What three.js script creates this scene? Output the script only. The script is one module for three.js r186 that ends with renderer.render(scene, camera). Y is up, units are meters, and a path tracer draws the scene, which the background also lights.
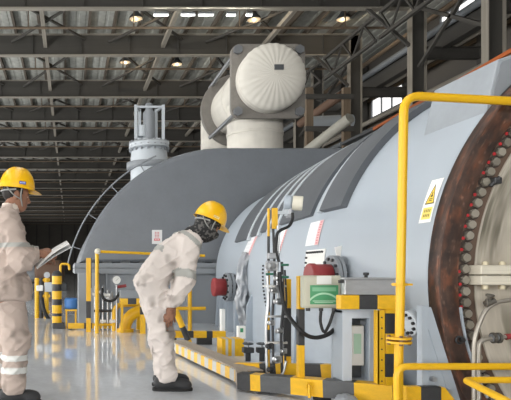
import * as THREE from 'three';
import { RoundedBoxGeometry } from 'three/addons/geometries/RoundedBoxGeometry.js';
import { mergeGeometries, toCreasedNormals } from 'three/addons/utils/BufferGeometryUtils.js';
import { RectAreaLightUniformsLib } from 'three/addons/lights/RectAreaLightUniformsLib.js';

// ---------------------------------------------------------------- camera, light, exposure
const scene = new THREE.Scene();
const F = 600, VPX = 70, VPY = 270, EYE = 1.0;          // focal length and principal point in pixels of 511 x 400
const camera = new THREE.PerspectiveCamera(2 * Math.atan(200 / F) * 180 / Math.PI, 511 / 400, 0.05, 400);
camera.position.set(0, EYE, 0);
camera.lookAt(0, EYE, -1);
camera.setViewOffset(511, 400, 255.5 - VPX, 200 - VPY, 511, 400);   // shifted (cropped) lens: the hall's axis vanishes left of centre
camera.updateProjectionMatrix();
scene.background = new THREE.Color(0.75, 0.82, 0.9);

const renderer = new THREE.WebGLRenderer();
renderer.toneMapping = THREE.LinearToneMapping;
renderer.toneMappingExposure = 1.0;
renderer.shadowMap.enabled = true;
RectAreaLightUniformsLib.init();

// daylight through the long glazed bands of the left wall and of the wall behind the camera
const HALL = { left: -15.5, right: 18.5, back: 13, far: -152, top: 13.9 };
const DAY = new THREE.Color(1.0, 0.985, 0.96);
const bays = [];                                        // [x, y, z, width, height, turn]
bays.push([HALL.left + 0.3, 3.0, -6, 28, 4.2, -Math.PI / 2]);
bays.push([HALL.left + 0.3, 3.0, -33, 22, 4.2, -Math.PI / 2]);
bays.push([HALL.left + 0.3, 3.0, -60, 30, 4.2, -Math.PI / 2]);
bays.push([HALL.left + 0.3, 3.0, -105, 50, 4.2, -Math.PI / 2]);
bays.push([-3, 3.0, HALL.back - 0.3, 20, 4.2, 0]);
const BAY_POWER = [8.0, 5.6, 3.4, 3.4, 6.2];
bays.forEach(([x, y, z, w, h, turn], i) => {
  const l = new THREE.RectAreaLight(DAY, BAY_POWER[i], w, h);
  l.position.set(x, y, z); l.rotation.y = turn; l.name = 'daylight'; l.castShadow = true;
  scene.add(l);
});

// two long unseen roof panels, added to brighten the floor at the near end
const addedRoofPanels = [[-8.2, 12.3, -4, 3.2, 24], [0.6, 12.3, -4, 3.2, 24]], ROOF_POWER = 0.4;
for (const [x, y, z, w, len] of addedRoofPanels) {
  const l = new THREE.RectAreaLight(DAY, ROOF_POWER, w, len);
  l.position.set(x, y, z); l.rotation.x = -Math.PI / 2; l.name = 'daylight'; l.castShadow = true; scene.add(l);
}

// ---------------------------------------------------------------- helpers
const V = (x, y, z) => new THREE.Vector3(x, y, z);
const at = (px, py, d) => V((px - VPX) * d / F, EYE - (py - VPY) * d / F, -d);   // a point of the place at depth d
const M = d => d / F;                                                            // metres per pixel at depth d
let seed = 7;
const rnd = () => { seed = (seed * 1664525 + 1013904223) >>> 0; return seed / 4294967296; };
const names = new Map();
function numbered(n) { const k = names.get(n) || 0; names.set(n, k + 1); return k ? n + '_' + String(k).padStart(3, '0') : n; }

function plain(g) { const q = g.index ? g.toNonIndexed() : g; for (const k of Object.keys(q.attributes)) if (!['position', 'normal', 'uv'].includes(k)) q.deleteAttribute(k); if (!q.attributes.uv) q.setAttribute('uv', new THREE.BufferAttribute(new Float32Array(q.attributes.position.count * 2), 2)); return q; }
function merge(list) { const l = (Array.isArray(list) ? list : [list]).flat(9); return l.length === 1 ? l[0] : mergeGeometries(l.map(plain)); }
function box(w, h, d, x = 0, y = 0, z = 0, r = 0) {
  const g = r ? new RoundedBoxGeometry(w, h, d, 2, r) : new THREE.BoxGeometry(w, h, d);
  return g.translate(x, y, z);
}
function span(x0, x1, y0, y1, z0, z1, r = 0) { return box(Math.abs(x1 - x0), Math.abs(y1 - y0), Math.abs(z1 - z0), (x0 + x1) / 2, (y0 + y1) / 2, (z0 + z1) / 2, r); }
const UPV = V(0, 1, 0);
function rod(a, b, r, r2 = r, n = 12) {
  const d = b.clone().sub(a), L = d.length();
  const g = new THREE.CylinderGeometry(r2, r, L, n);
  g.applyQuaternion(new THREE.Quaternion().setFromUnitVectors(UPV, d.normalize()));
  return g.translate((a.x + b.x) / 2, (a.y + b.y) / 2, (a.z + b.z) / 2);
}
function bar(a, b, w, h, up = UPV) {                     // a rectangular bar from a to b
  const d = b.clone().sub(a), L = d.length(); d.normalize();
  let u = up.clone(); if (Math.abs(d.dot(u)) > 0.98) u = V(1, 0, 0);
  const s = new THREE.Vector3().crossVectors(u, d).normalize(), t = new THREE.Vector3().crossVectors(d, s);
  const g = new THREE.BoxGeometry(w, h, L);
  g.applyMatrix4(new THREE.Matrix4().makeBasis(s, t, d));
  return g.translate((a.x + b.x) / 2, (a.y + b.y) / 2, (a.z + b.z) / 2);
}
function tube(pts, r, n = 10, seg = 0, tension = 0.5) { return new THREE.TubeGeometry(new THREE.CatmullRomCurve3(pts, false, 'catmullrom', tension), seg || pts.length * 8, r, n); }
function bentPipe(pts, r, bend, n = 14) {                // straight runs joined by round bends
  const path = new THREE.CurvePath();
  let prev = pts[0];
  for (let i = 1; i < pts.length - 1; i++) {
    const p = pts[i], u = pts[i - 1].clone().sub(p).normalize(), w = pts[i + 1].clone().sub(p).normalize();
    const a = p.clone().addScaledVector(u, bend), b = p.clone().addScaledVector(w, bend);
    path.add(new THREE.LineCurve3(prev, a)); path.add(new THREE.QuadraticBezierCurve3(a, p, b)); prev = b;
  }
  path.add(new THREE.LineCurve3(prev, pts[pts.length - 1]));
  const P = []; for (const c of path.curves) { const k = c.isLineCurve3 ? 2 : 8; for (let i = 0; i < k; i++) P.push(c.getPoint(i / k)); } P.push(pts[pts.length - 1]);
  const curve = new THREE.CurvePath(); for (let i = 0; i + 1 < P.length; i++) curve.add(new THREE.LineCurve3(P[i], P[i + 1]));
  const rings = P.length, pos = [], nor = [], uv = [], idx = [];
  let N = null;
  for (let i = 0; i < rings; i++) {
    const t = P[Math.min(i + 1, rings - 1)].clone().sub(P[Math.max(i - 1, 0)]).normalize();
    if (!N) { N = Math.abs(t.y) > 0.9 ? V(1, 0, 0) : V(0, 1, 0); }
    N.addScaledVector(t, -N.dot(t)).normalize();
    const B = new THREE.Vector3().crossVectors(t, N);
    for (let j = 0; j <= n; j++) {
      const a = j / n * Math.PI * 2, v = N.clone().multiplyScalar(Math.cos(a)).addScaledVector(B, Math.sin(a));
      pos.push(P[i].x + v.x * r, P[i].y + v.y * r, P[i].z + v.z * r); nor.push(v.x, v.y, v.z); uv.push(j / n, i / rings);
    }
  }
  for (let i = 0; i + 1 < rings; i++) for (let j = 0; j < n; j++) { const a = i * (n + 1) + j, b = a + n + 1; idx.push(a, a + 1, b, b, a + 1, b + 1); }
  const g = new THREE.BufferGeometry();
  g.setAttribute('position', new THREE.Float32BufferAttribute(pos, 3)); g.setAttribute('normal', new THREE.Float32BufferAttribute(nor, 3)); g.setAttribute('uv', new THREE.Float32BufferAttribute(uv, 2)); g.setIndex(idx);
  const caps = [[P[0], P[0].clone().sub(P[1])], [P[rings - 1], P[rings - 1].clone().sub(P[rings - 2])]].map(([c, dir]) => {
    const k = new THREE.CircleGeometry(r, n); k.applyQuaternion(new THREE.Quaternion().setFromUnitVectors(V(0, 0, 1), dir.normalize())); return k.translate(c.x, c.y, c.z);
  });
  return merge([g, ...caps]);
}
function poly(pts, depth, bevel = 0) {                   // pts [[x,y]...] extruded along +z by depth from z = 0
  const s = new THREE.Shape(pts.map(p => new THREE.Vector2(p[0], p[1])));
  return new THREE.ExtrudeGeometry(s, { depth, bevelEnabled: bevel > 0, bevelSize: bevel, bevelThickness: bevel, bevelOffset: -bevel, bevelSegments: 2, curveSegments: 24 });
}
function lathe(pts, seg = 48, a0 = 0, a = Math.PI * 2) { return new THREE.LatheGeometry(pts.map(p => new THREE.Vector2(p[0], p[1])), seg, a0, a); }
function aim(g, from, dir) { g.applyQuaternion(new THREE.Quaternion().setFromUnitVectors(UPV, dir.clone().normalize())); return g.translate(from.x, from.y, from.z); }
function mesh(name, geo, mat, parent) {
  const m = new THREE.Mesh(merge(geo), mat); m.name = parent ? name : numbered(name); m.castShadow = m.receiveShadow = true;
  (parent || scene).add(m); return m;
}
function thing(name, label, category, pos = [0, 0, 0], turn = 0, group) {
  const o = new THREE.Group(); o.name = numbered(name); o.position.set(...pos); o.rotation.y = turn;
  o.userData = { label, category }; if (group) o.userData.group = group; scene.add(o); return o;
}
function tag(o, label, category, group) { o.userData.label = label; o.userData.category = category; if (group) o.userData.group = group; return o; }
function setting(name, label) { const o = new THREE.Group(); o.name = name; o.userData = { kind: 'structure' }; if (label) o.userData.label = label; scene.add(o); return o; }
// built in place, then hung on a group that stands at the thing's base
function local(g, o) { o.updateMatrixWorld(true); return merge(g).applyMatrix4(o.matrixWorld.clone().invert()); }
const lmesh = (name, geo, mat, o) => mesh(name, local(geo, o), mat, o);

// ---------------------------------------------------------------- textures and materials
function hash2(i, j, k = 0) { let h = (i * 374761393 + j * 668265263 + k * 1442695041) | 0; h = Math.imul(h ^ (h >>> 13), 1274126177); return ((h ^ (h >>> 16)) >>> 0) / 4294967296; }
function noise2(x, y, per, k) {                          // tiling value noise
  const i = Math.floor(x), j = Math.floor(y), u = x - i, v = y - j, s = u * u * (3 - 2 * u), t = v * v * (3 - 2 * v), w = n => ((n % per) + per) % per;
  const a = hash2(w(i), w(j), k), b = hash2(w(i + 1), w(j), k), c = hash2(w(i), w(j + 1), k), d = hash2(w(i + 1), w(j + 1), k);
  return a + (b - a) * s + (c - a) * t + (a - b - c + d) * s * t;
}
function fbm(x, y, per, k, oct = 4) { let s = 0, a = 0.5, t = 0; for (let o = 0; o < oct; o++) { s += a * noise2(x * (1 << o), y * (1 << o), per << o, k + o); t += a; a *= 0.5; } return s / t; }
function tex(n, fn, rep = [1, 1], srgb = true) {
  const d = new Uint8Array(n * n * 4);
  for (let j = 0; j < n; j++) for (let i = 0; i < n; i++) { const c = fn(i / n, j / n); for (let q = 0; q < 3; q++) d[(j * n + i) * 4 + q] = Math.max(0, Math.min(255, c[q])); d[(j * n + i) * 4 + 3] = 255; }
  const t = new THREE.DataTexture(d, n, n); t.wrapS = t.wrapT = THREE.RepeatWrapping; t.magFilter = THREE.LinearFilter; t.minFilter = THREE.LinearMipmapLinearFilter; t.generateMipmaps = true;
  t.repeat.set(...rep); if (srgb) t.colorSpace = THREE.SRGBColorSpace; t.needsUpdate = true; return t;
}
function canvasTex(w, h, draw) { const c = document.createElement('canvas'); c.width = w; c.height = h; draw(c.getContext('2d'), w, h); const t = new THREE.CanvasTexture(c); t.colorSpace = THREE.SRGBColorSpace; return t; }
const mat = (color, roughness = 0.6, metalness = 0, extra = {}) => new THREE.MeshStandardMaterial({ color, roughness, metalness, ...extra });
const mottled = (c, amt, k, n = 4) => tex(128, (u, v) => { const q = 1 + (fbm(u * n, v * n, n, k) - 0.5) * amt + (fbm(u * 32, v * 32, 32, k + 9, 2) - 0.5) * amt * 0.35; return [c[0] * q, c[1] * q, c[2] * q]; });
const white = 0xffffff;
const MT = {
  casing: mat(white, 0.42, 0.0, { map: mottled([168, 177, 186], 0.08, 3) }),
  cladding: mat(white, 0.55, 0.0, { map: mottled([88, 92, 97], 0.1, 5) }),
  hood: mat(white, 0.5, 0.0, { map: mottled([106, 111, 117], 0.08, 8) }),
  paleGrey: mat(0xb9c0c6, 0.5), midGrey: mat(0x84898e, 0.55), darkGrey: mat(0x4a4d50, 0.6),
  paleBlue: mat(0xc3cbd4, 0.45),
  baseGrey: mat(0x989ea4, 0.5),
  blueGrey: mat(0xa6b0ba, 0.45),
  yellow: mat(white, 0.4, 0, { map: mottled([224, 174, 20], 0.12, 12) }),
  black: mat(0x26272a, 0.5), rubber: mat(0x17181a, 0.55),
  silver: mat(0xb4b6b8, 0.32, 0.85), steel: mat(0x8d9094, 0.4, 0.7), darkSteel: mat(0x3c3d3f, 0.5, 0.4),
  stainless: mat(white, 0.36, 0.55, { map: mottled([170, 172, 174], 0.1, 15) }),
  red: mat(0x953638, 0.5), redMark: mat(0xc22a30, 0.6), white: mat(0xe6e6e2, 0.6), cream: mat(0xd8d4c4, 0.55),
  orange: mat(0xc76a35, 0.6), brown: mat(0x6d5546, 0.7), green: mat(0x3c8f63, 0.5), blue: mat(0x3f74b4, 0.5),
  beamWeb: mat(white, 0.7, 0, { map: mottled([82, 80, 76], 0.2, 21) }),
  beamFlange: mat(white, 0.65, 0, { map: mottled([160, 154, 143], 0.2, 23) }),  // same steel paint as the web; floor bounce on the flanges painted in
  purlin: mat(0x6a6258, 0.8),
  rustySteel: mat(white, 0.75, 0, { map: mottled([124, 108, 90], 0.25, 25) }),
  deck: mat(white, 0.75, 0, { map: mottled([182, 184, 178], 0.2, 27) }),
  wall: mat(white, 0.8, 0, { map: mottled([104, 100, 94], 0.2, 29) }),
  glow: mat(0xffffff, 0.6, 0, { emissive: new THREE.Color(1, 0.98, 0.95), emissiveIntensity: 1.2 }),
};
// ---------------------------------------------------------------- the hall
{
  const fl = setting('floor');
  const s = new THREE.Shape([[HALL.left, -HALL.back], [HALL.right, -HALL.back], [HALL.right, -HALL.far], [HALL.left, -HALL.far]].map(p => new THREE.Vector2(p[0], p[1])));
  const pit = [[2.62, 2.9], [2.62, 11.1], [6.0, 11.1], [6.0, 2.9]];
  s.holes.push(new THREE.Path(pit.map(p => new THREE.Vector2(p[0], p[1]))));
  const g = new THREE.ExtrudeGeometry(s, { depth: 0.3, bevelEnabled: false });
  const uv = g.attributes.uv, pos = g.attributes.position;
  for (let i = 0; i < uv.count; i++) uv.setXY(i, pos.getX(i) / 3, pos.getY(i) / 3);
  g.rotateX(-Math.PI / 2); g.translate(0, -0.3, 0);
  const map = tex(512, (u, v) => { const q = 1 + (fbm(u * 6, v * 6, 6, 41) - 0.5) * 0.1 + (fbm(u * 90, v * 90, 90, 43, 2) - 0.5) * 0.05; return [208 * q, 211 * q, 215 * q]; });
  const rough = tex(256, (u, v) => { const q = 7 + 9 * fbm(u * 5, v * 5, 5, 47) + 5 * fbm(u * 60, v * 60, 60, 48, 2); return [0, q, 0]; }, [1, 1], false);
  mesh('slab', g, new THREE.MeshPhysicalMaterial({ map, roughness: 1, roughnessMap: rough, ior: 1.6 }), fl);
  const pitMat = mat(0x55544f, 0.85);
  mesh('pit_wall', [span(2.3, 2.6, -2.4, -0.31, -2.6, -11.4), span(6.02, 6.3, -2.4, -0.31, -2.6, -11.4), span(2.3, 6.3, -2.4, -0.31, -2.6, -2.88), span(2.3, 6.3, -2.4, -0.31, -11.12, -11.4), span(2.3, 6.3, -2.6, -2.4, -2.6, -11.4)], pitMat, fl);
}
const girderD = [-9, 2.5, 14, 21.7, 26.5, 32.3, 40.1, 46.5, 53.8, 61.4, 68.6, 76.6, 84.6, 92.6, 100.6, 108.6, 116.6, 124.6, 132.6, 140.6, 148.6];
const GB = 12.56, GT = 13.66;                             // girder bottom and top
{
  const c = setting('ceiling');
  // corrugated deck: one profiled sheet, ribs along the hall
  const prof = []; for (let x = HALL.left - 0.5; x < HALL.right + 0.5; x += 0.5) { prof.push([x, 13.92], [x + 0.3, 13.92], [x + 0.34, 13.95], [x + 0.46, 13.95]); }
  prof.push([HALL.right + 0.5, 14.15], [HALL.left - 0.5, 14.15]);
  mesh('roof_deck', poly(prof, HALL.back - HALL.far + 1).translate(0, 0, HALL.far - 0.5), MT.deck, c);
  const L = HALL.back - HALL.far, zc = (HALL.back + HALL.far) / 2;
  for (let x = -14.6; x < 15; x += 1.3) mesh('purlin', [box(0.13, 0.26, L, x, 13.79, zc)], MT.purlin, c);
  for (const d of girderD) {
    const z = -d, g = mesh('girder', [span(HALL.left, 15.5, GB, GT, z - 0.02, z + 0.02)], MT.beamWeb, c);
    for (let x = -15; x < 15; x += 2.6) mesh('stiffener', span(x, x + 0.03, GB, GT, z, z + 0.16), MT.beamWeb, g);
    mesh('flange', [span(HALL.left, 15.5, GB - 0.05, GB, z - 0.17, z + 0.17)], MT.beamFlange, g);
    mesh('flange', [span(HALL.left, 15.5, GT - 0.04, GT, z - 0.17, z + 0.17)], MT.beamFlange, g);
    if (d > 10) {
      mesh('tie_pipe', rod(V(HALL.left, GB - 0.1, z - 1.9), V(15, GB - 0.1, z - 1.9), 0.06, 0.06, 6), MT.rustySteel, c);
      mesh('tie_hanger', [-12, -7, -2, 3, 8, 13].map(x => span(x, x + 0.05, GB - 0.1, 13.7, z - 1.92, z - 1.88)), MT.rustySteel, c);
    }
  }
  // longitudinal struts and the crossed bracing between the girders
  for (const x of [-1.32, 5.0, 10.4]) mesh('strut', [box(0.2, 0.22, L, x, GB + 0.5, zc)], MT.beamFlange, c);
  for (let i = 2; i + 1 < girderD.length; i++) {
    const a = -girderD[i] - 0.2, b = -girderD[i + 1] + 0.2;
    for (let x = -13.5; x < 12; x += 5.2) {
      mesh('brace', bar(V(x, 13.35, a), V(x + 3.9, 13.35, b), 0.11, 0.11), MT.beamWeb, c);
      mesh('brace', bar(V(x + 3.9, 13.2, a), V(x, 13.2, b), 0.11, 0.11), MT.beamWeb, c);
    }
    // translucent roof lights, a few in each bay at the left
    if (i > 3 && i < 13) for (const x of [-5.3, -10.5]) mesh('roof_light', span(x, x + 1.05, 13.88, 13.91, (a + b) / 2 - 1.0, (a + b) / 2 + 1.0), mat(0xd8dcd8, 0.7, 0, { emissive: new THREE.Color(0.9, 0.93, 0.95), emissiveIntensity: 0.35 }), c);
  }
}
// left wall and the wall behind the camera: masonry with long glazed bands
function glazed(name, n, a, b, y0, y1, axis, pos, depth) {
  const w = setting(name);
  const pick = (u0, u1, v0, v1, t0, t1) => axis === 'z' ? span(pos + t0, pos + t1, v0, v1, u0, u1) : span(u0, u1, v0, v1, pos + t0, pos + t1);
  return { w, pick };
}
{
  const { w, pick } = glazed('wall_left', 0, 0, 0, 0, 0, 'z', HALL.left, 0);
  mesh('plinth', pick(HALL.far, HALL.back, 0, 0.9, -0.4, 0), MT.wall, w);
  mesh('upper_cladding', pick(HALL.far, HALL.back, 5.1, 14, -0.4, 0), MT.wall, w);
  for (const [z0, z1] of [[8, 13], [-22, -20], [-45, -44], [-80, -75], [-152, -130]]) mesh('pier', pick(z0, z1, 0.9, 5.1, -0.4, 0), MT.wall, w);
  const b = glazed('wall_back', 0, 0, 0, 0, 0, 'x', HALL.back, 0);
  mesh('plinth', b.pick(HALL.left, HALL.right, 0, 0.9, 0, 0.4), MT.wall, b.w);
  mesh('upper_cladding', b.pick(HALL.left, HALL.right, 5.1, 14, 0, 0.4), MT.wall, b.w);
  for (const [x0, x1] of [[HALL.left, -13], [7, HALL.right]]) mesh('pier', b.pick(x0, x1, 0.9, 5.1, 0, 0.4), MT.wall, b.w);
  const f = setting('wall_front');
  mesh('end_wall', span(HALL.left, HALL.right, 0, 14, HALL.far - 0.4, HALL.far), MT.wall, f);
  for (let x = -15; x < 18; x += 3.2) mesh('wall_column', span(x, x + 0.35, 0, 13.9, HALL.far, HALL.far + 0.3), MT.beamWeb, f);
  bays.forEach(([x, y, z, wd, h, turn], i) => {
    const win = setting('window_' + (i + 1)); win.position.set(x, y, z); win.rotation.y = turn;
    mesh('pane', box(wd, h, 0.02, 0, 0, 0.12), MT.glow, win);
    for (let u = -wd / 2; u <= wd / 2 + 0.01; u += wd / Math.round(wd / 2.2)) mesh('mullion', box(0.1, h, 0.12, u, 0, 0.16), MT.midGrey, win);
    for (const v of [-h / 2, 0, h / 2]) mesh('transom', box(wd, 0.1, 0.12, 0, v, 0.16), MT.midGrey, win);
  });
}
addedRoofPanels.forEach(([x, y, z, w, len], i) => {  // glowing panels and frames added out of view to light the floor
  const win = setting('window_' + (30 + i)); win.position.set(x, y + 0.14, z);
  mesh('pane', box(w, 0.02, len), MT.glow, win);
  for (const u of [-w / 2, w / 2]) mesh('frame', box(0.12, 0.2, len, u, 0.06, 0), MT.midGrey, win);
  for (let v = -len / 2; v <= len / 2; v += 3) mesh('mullion', box(w, 0.14, 0.1, 0, 0.05, v), MT.midGrey, win);
  for (const u of [-w / 2, w / 2]) for (const v of [-10, 0, 10]) mesh('hanger', rod(V(u, 0.1, v), V(u, 1.5, v), 0.03, 0.03, 6), MT.midGrey, win);
});
// right wall: portal columns, crane girders, aisle cladding with small windows
{
  const w = setting('wall_right'), X = HALL.right, cx = 15;
  // cladding around the windows that show above the turbine
  const wins = [[31.4, 32.6, 10.9, 11.4], [33.2, 36.6, 10.3, 11.3], [27.2, 29.8, 12.9, 13.5], [23.4, 25.4, 12.0, 12.5], [39.5, 43, 8.5, 9.5], [46, 54, 10.4, 11.3], [60, 80, 10.4, 11.3], [0, 14, 5, 8]];
  let k = bays.length;
  for (const [d0, d1, y0, y1] of wins) {
    const win = setting('window_' + (++k));
    mesh('pane', span(X - 0.05, X - 0.02, y0, y1, -d0, -d1), MT.glow, win);
    for (let d = d0; d <= d1 + 0.01; d += (d1 - d0) / Math.max(2, Math.round((d1 - d0) / 1.3))) mesh('mullion', span(X - 0.12, X, y0, y1, -d - 0.05, -d + 0.05), MT.midGrey, win);
    mesh('frame', [span(X - 0.12, X, y0 - 0.08, y0, -d0, -d1), span(X - 0.12, X, y1, y1 + 0.08, -d0, -d1)], MT.midGrey, win);
  }
  mesh('cladding', span(X, X + 0.3, 0, 14.1, HALL.far, HALL.back), MT.wall, w);
  for (let y = 1.2; y < 13.5; y += 1.7) mesh('girt', box(0.14, 0.16, HALL.back - HALL.far, X - 0.07, y, (HALL.back + HALL.far) / 2), MT.rustySteel, w);
  for (const d of [...girderD, 37.2]) {
    if (d < -5) continue;
    const z = -d, top = GT;
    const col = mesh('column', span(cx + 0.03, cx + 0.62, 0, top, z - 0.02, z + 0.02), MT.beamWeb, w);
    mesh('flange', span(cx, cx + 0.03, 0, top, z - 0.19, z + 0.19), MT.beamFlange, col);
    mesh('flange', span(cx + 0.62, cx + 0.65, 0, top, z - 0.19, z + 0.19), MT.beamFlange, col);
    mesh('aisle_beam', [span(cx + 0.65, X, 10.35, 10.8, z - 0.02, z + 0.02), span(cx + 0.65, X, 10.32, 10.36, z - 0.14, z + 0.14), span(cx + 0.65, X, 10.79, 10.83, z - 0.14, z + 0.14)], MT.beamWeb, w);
    mesh('aisle_column', span(X - 0.45, X - 0.1, 0, 13.6, z - 0.15, z + 0.15), MT.beamWeb, w);
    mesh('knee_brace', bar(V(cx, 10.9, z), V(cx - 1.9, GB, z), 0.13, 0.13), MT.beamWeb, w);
  }
  const L = HALL.back - HALL.far, zc = (HALL.back + HALL.far) / 2;
  // crane runway and pipe runs along the columns
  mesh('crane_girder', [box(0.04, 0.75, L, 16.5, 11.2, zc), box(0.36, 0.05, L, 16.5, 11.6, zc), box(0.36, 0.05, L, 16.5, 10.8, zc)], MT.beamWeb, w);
  mesh('crane_rail', box(0.08, 0.12, L, 16.5, 11.7, zc), MT.rustySteel, w);
  for (const [x, y, r, m] of [[16.2, 11.6, 0.16, MT.midGrey], [17.0, 11.0, 0.2, MT.beamFlange], [16.5, 12.5, 0.12, MT.rustySteel], [17.6, 9.7, 0.14, MT.beamFlange], [16.4, 8.6, 0.16, MT.midGrey], [17.2, 7.4, 0.2, MT.beamFlange], [16.2, 6.4, 0.14, MT.rustySteel]])
    mesh('pipe_run', rod(V(x, y, HALL.back), V(x, y, HALL.far), r, r, 10), m, w);
  mesh('walkway', span(15.8, 18.4, 7.9, 7.98, HALL.far, HALL.back), MT.darkGrey, w);
  // lattice bracing in the plane of the columns
  const ds = [14, 21.7, 26.5, 32.3, 40.1, 46.5, 53.8, 61.4, 68.6, 76.6, 84.6];
  for (let i = 0; i + 1 < ds.length; i++) {
    const a = -ds[i] - 0.2, b = -ds[i + 1] + 0.2;
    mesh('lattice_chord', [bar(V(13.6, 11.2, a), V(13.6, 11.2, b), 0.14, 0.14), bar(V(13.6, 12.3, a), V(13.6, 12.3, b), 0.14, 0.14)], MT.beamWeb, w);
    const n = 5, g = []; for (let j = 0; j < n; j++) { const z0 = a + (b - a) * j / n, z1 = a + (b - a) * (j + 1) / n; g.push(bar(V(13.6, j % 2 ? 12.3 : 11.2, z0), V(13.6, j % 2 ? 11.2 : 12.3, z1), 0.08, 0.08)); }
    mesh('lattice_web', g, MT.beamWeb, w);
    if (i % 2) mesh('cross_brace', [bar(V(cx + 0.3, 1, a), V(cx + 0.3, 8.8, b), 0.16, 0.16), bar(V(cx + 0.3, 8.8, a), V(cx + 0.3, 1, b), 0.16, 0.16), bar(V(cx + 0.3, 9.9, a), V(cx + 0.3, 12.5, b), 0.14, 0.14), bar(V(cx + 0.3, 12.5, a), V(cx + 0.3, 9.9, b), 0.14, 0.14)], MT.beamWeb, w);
  }
}
// lamps under the roof
{
  const warm = new THREE.Color(1, 0.78, 0.5);
  const lampGlow = mat(0x554a3c, 0.5, 0, { emissive: warm, emissiveIntensity: 0.55 });
  const spots = [[136, 19, 29, 'nearest of the warm lamps hung under the dark roof'], [125, 62.5, 36, 'warm lamp hung second nearest under the dark roof, left of the vent cage'], [177, 64.5, 36, 'warm lamp hung under the roof above the vent cage'], [343, 19.5, 30, 'warm lamp hung under the roof beside the lattice girder'], [254, 20, 29, 'warm lamp hung under the roof above the white domed pipe end']];
  for (const [px, py, d, label] of spots) {
    const p = at(px, py, d), t = thing('high_bay_lamp', label, 'lamp', p.toArray(), 0, 'warm lamps under the roof');
    mesh('reflector', lathe([[0.34, 0], [0.3, 0.12], [0.14, 0.3], [0.1, 0.42], [0, 0.44]], 20), MT.darkGrey, t);
    mesh('lens', lathe([[0, -0.03], [0.25, -0.02], [0.31, 0.02]], 20), lampGlow, t);
    mesh('hanger', rod(V(0, 0.42, 0), V(0, 13.6 - p.y, 0), 0.025, 0.025, 6), MT.darkGrey, t);
    const l = new THREE.PointLight(warm, 3); l.position.set(0, -0.14, 0); l.castShadow = true; l.name = 'lamp_light'; t.add(l);
  }
  const tubes = [[161, 15], [188, 14], [206, 15], [231, 9], [249, 6]];
  tubes.forEach(([px, wpx], i) => {
    const d = 26.6, p = V((px - VPX) * M(26.6), GB - 0.25, -26.6), wd = wpx * M(d);
    const t = thing('strip_lamp', ['leftmost glowing strip lamp under the nearest roof girder', 'second glowing strip lamp from the left under the nearest girder', 'middle glowing strip lamp under the nearest roof girder', 'short fourth strip lamp from the left under the nearest girder', 'shortest rightmost strip lamp under the nearest roof girder'][i], 'lamp', p.toArray(), 0, 'strip lamps under the nearest girder');
    mesh('housing', box(wd, 0.06, 0.16, 0, 0.06, 0), MT.midGrey, t);
    mesh('tube', rod(V(-wd / 2, 0, 0), V(wd / 2, 0, 0), 0.06, 0.06, 8), mat(0xffffff, 0.5, 0, { emissive: new THREE.Color(1, 1, 0.97), emissiveIntensity: 1.3 }), t);
    for (const q of [-0.35, 0.35]) mesh('bracket', box(0.03, 0.1, 0.03, wd * q, 0.145, 0), MT.midGrey, t);
    const l = new THREE.PointLight(0xfffff4, 2); l.position.set(0, -0.12, 0); l.castShadow = true; l.name = 'strip_light'; t.add(l);
  });
}
// ---------------------------------------------------------------- turbine casing (axis along the hall)
const AX = 4.247, AY = 0.933, RC = 1.824;                // axis position and casing radius
const Rd = d => d < 6 ? RC : RC - 0.0507 * (d - 6);       // the casing narrows towards its far end
const onCasing = (deg, d, r = Rd(d)) => V(AX - r * Math.cos(deg * Math.PI / 180), AY + r * Math.sin(deg * Math.PI / 180), -d);   // deg from the left side upwards
function shellArc(r0, r1, a0, a1, d0, d1, seg = 24, bev = 0.012) {   // a curved plate between two radii, angles (from the left, upwards) and depths
  const s = new THREE.Shape(), P = (r, a) => [-r * Math.cos(a * Math.PI / 180), r * Math.sin(a * Math.PI / 180)];
  for (let i = 0; i <= seg; i++) { const p = P(r1, a0 + (a1 - a0) * i / seg); i ? s.lineTo(...p) : s.moveTo(...p); }
  for (let i = seg; i >= 0; i--) s.lineTo(...P(r0, a0 + (a1 - a0) * i / seg));
  s.closePath();
  const g = new THREE.ExtrudeGeometry(s, { depth: d1 - d0 - 2 * bev, bevelEnabled: bev > 0, bevelSize: bev, bevelThickness: bev, bevelOffset: -bev, bevelSegments: 2 });
  return toCreasedNormals(g.translate(AX, AY, -d1 + bev), 0.6);
}
function coneArc(t0, t1, a0, a1, d0, d1, seg = 40) {       // a curved plate that follows the narrowing casing, between offsets t0 and t1 of its surface
  const pos = [], idx = [], ring = [[d0, t0], [d0, t1], [d1, t1], [d1, t0]];
  for (let i = 0; i <= seg; i++) for (const [d, t] of ring) { const p = onCasing(a0 + (a1 - a0) * i / seg, d, Rd(d) + t); pos.push(p.x, p.y, p.z); }
  for (let i = 0; i < seg; i++) for (let j = 0; j < 4; j++) { const a = i * 4 + j, b = i * 4 + (j + 1) % 4; idx.push(a, b, a + 4, b, b + 4, a + 4); }
  const e = seg * 4; idx.push(0, 2, 1, 0, 3, 2, e, e + 1, e + 2, e, e + 2, e + 3);
  const g = new THREE.BufferGeometry(); g.setAttribute('position', new THREE.Float32BufferAttribute(pos, 3)); g.setIndex(idx);
  g.setAttribute('uv', new THREE.Float32BufferAttribute(pos.flatMap((v, i) => i % 3 === 0 ? [pos[i + 2] * 0.5, pos[i + 1] * 0.5] : []), 2));
  return toCreasedNormals(g, 0.6);
}
const turn = thing('turbine_casing', 'huge pale grey cylindrical turbine casing with dark cladding bands and bolted brown end flange', 'turbine', [AX, 0, -4.0]);
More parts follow.
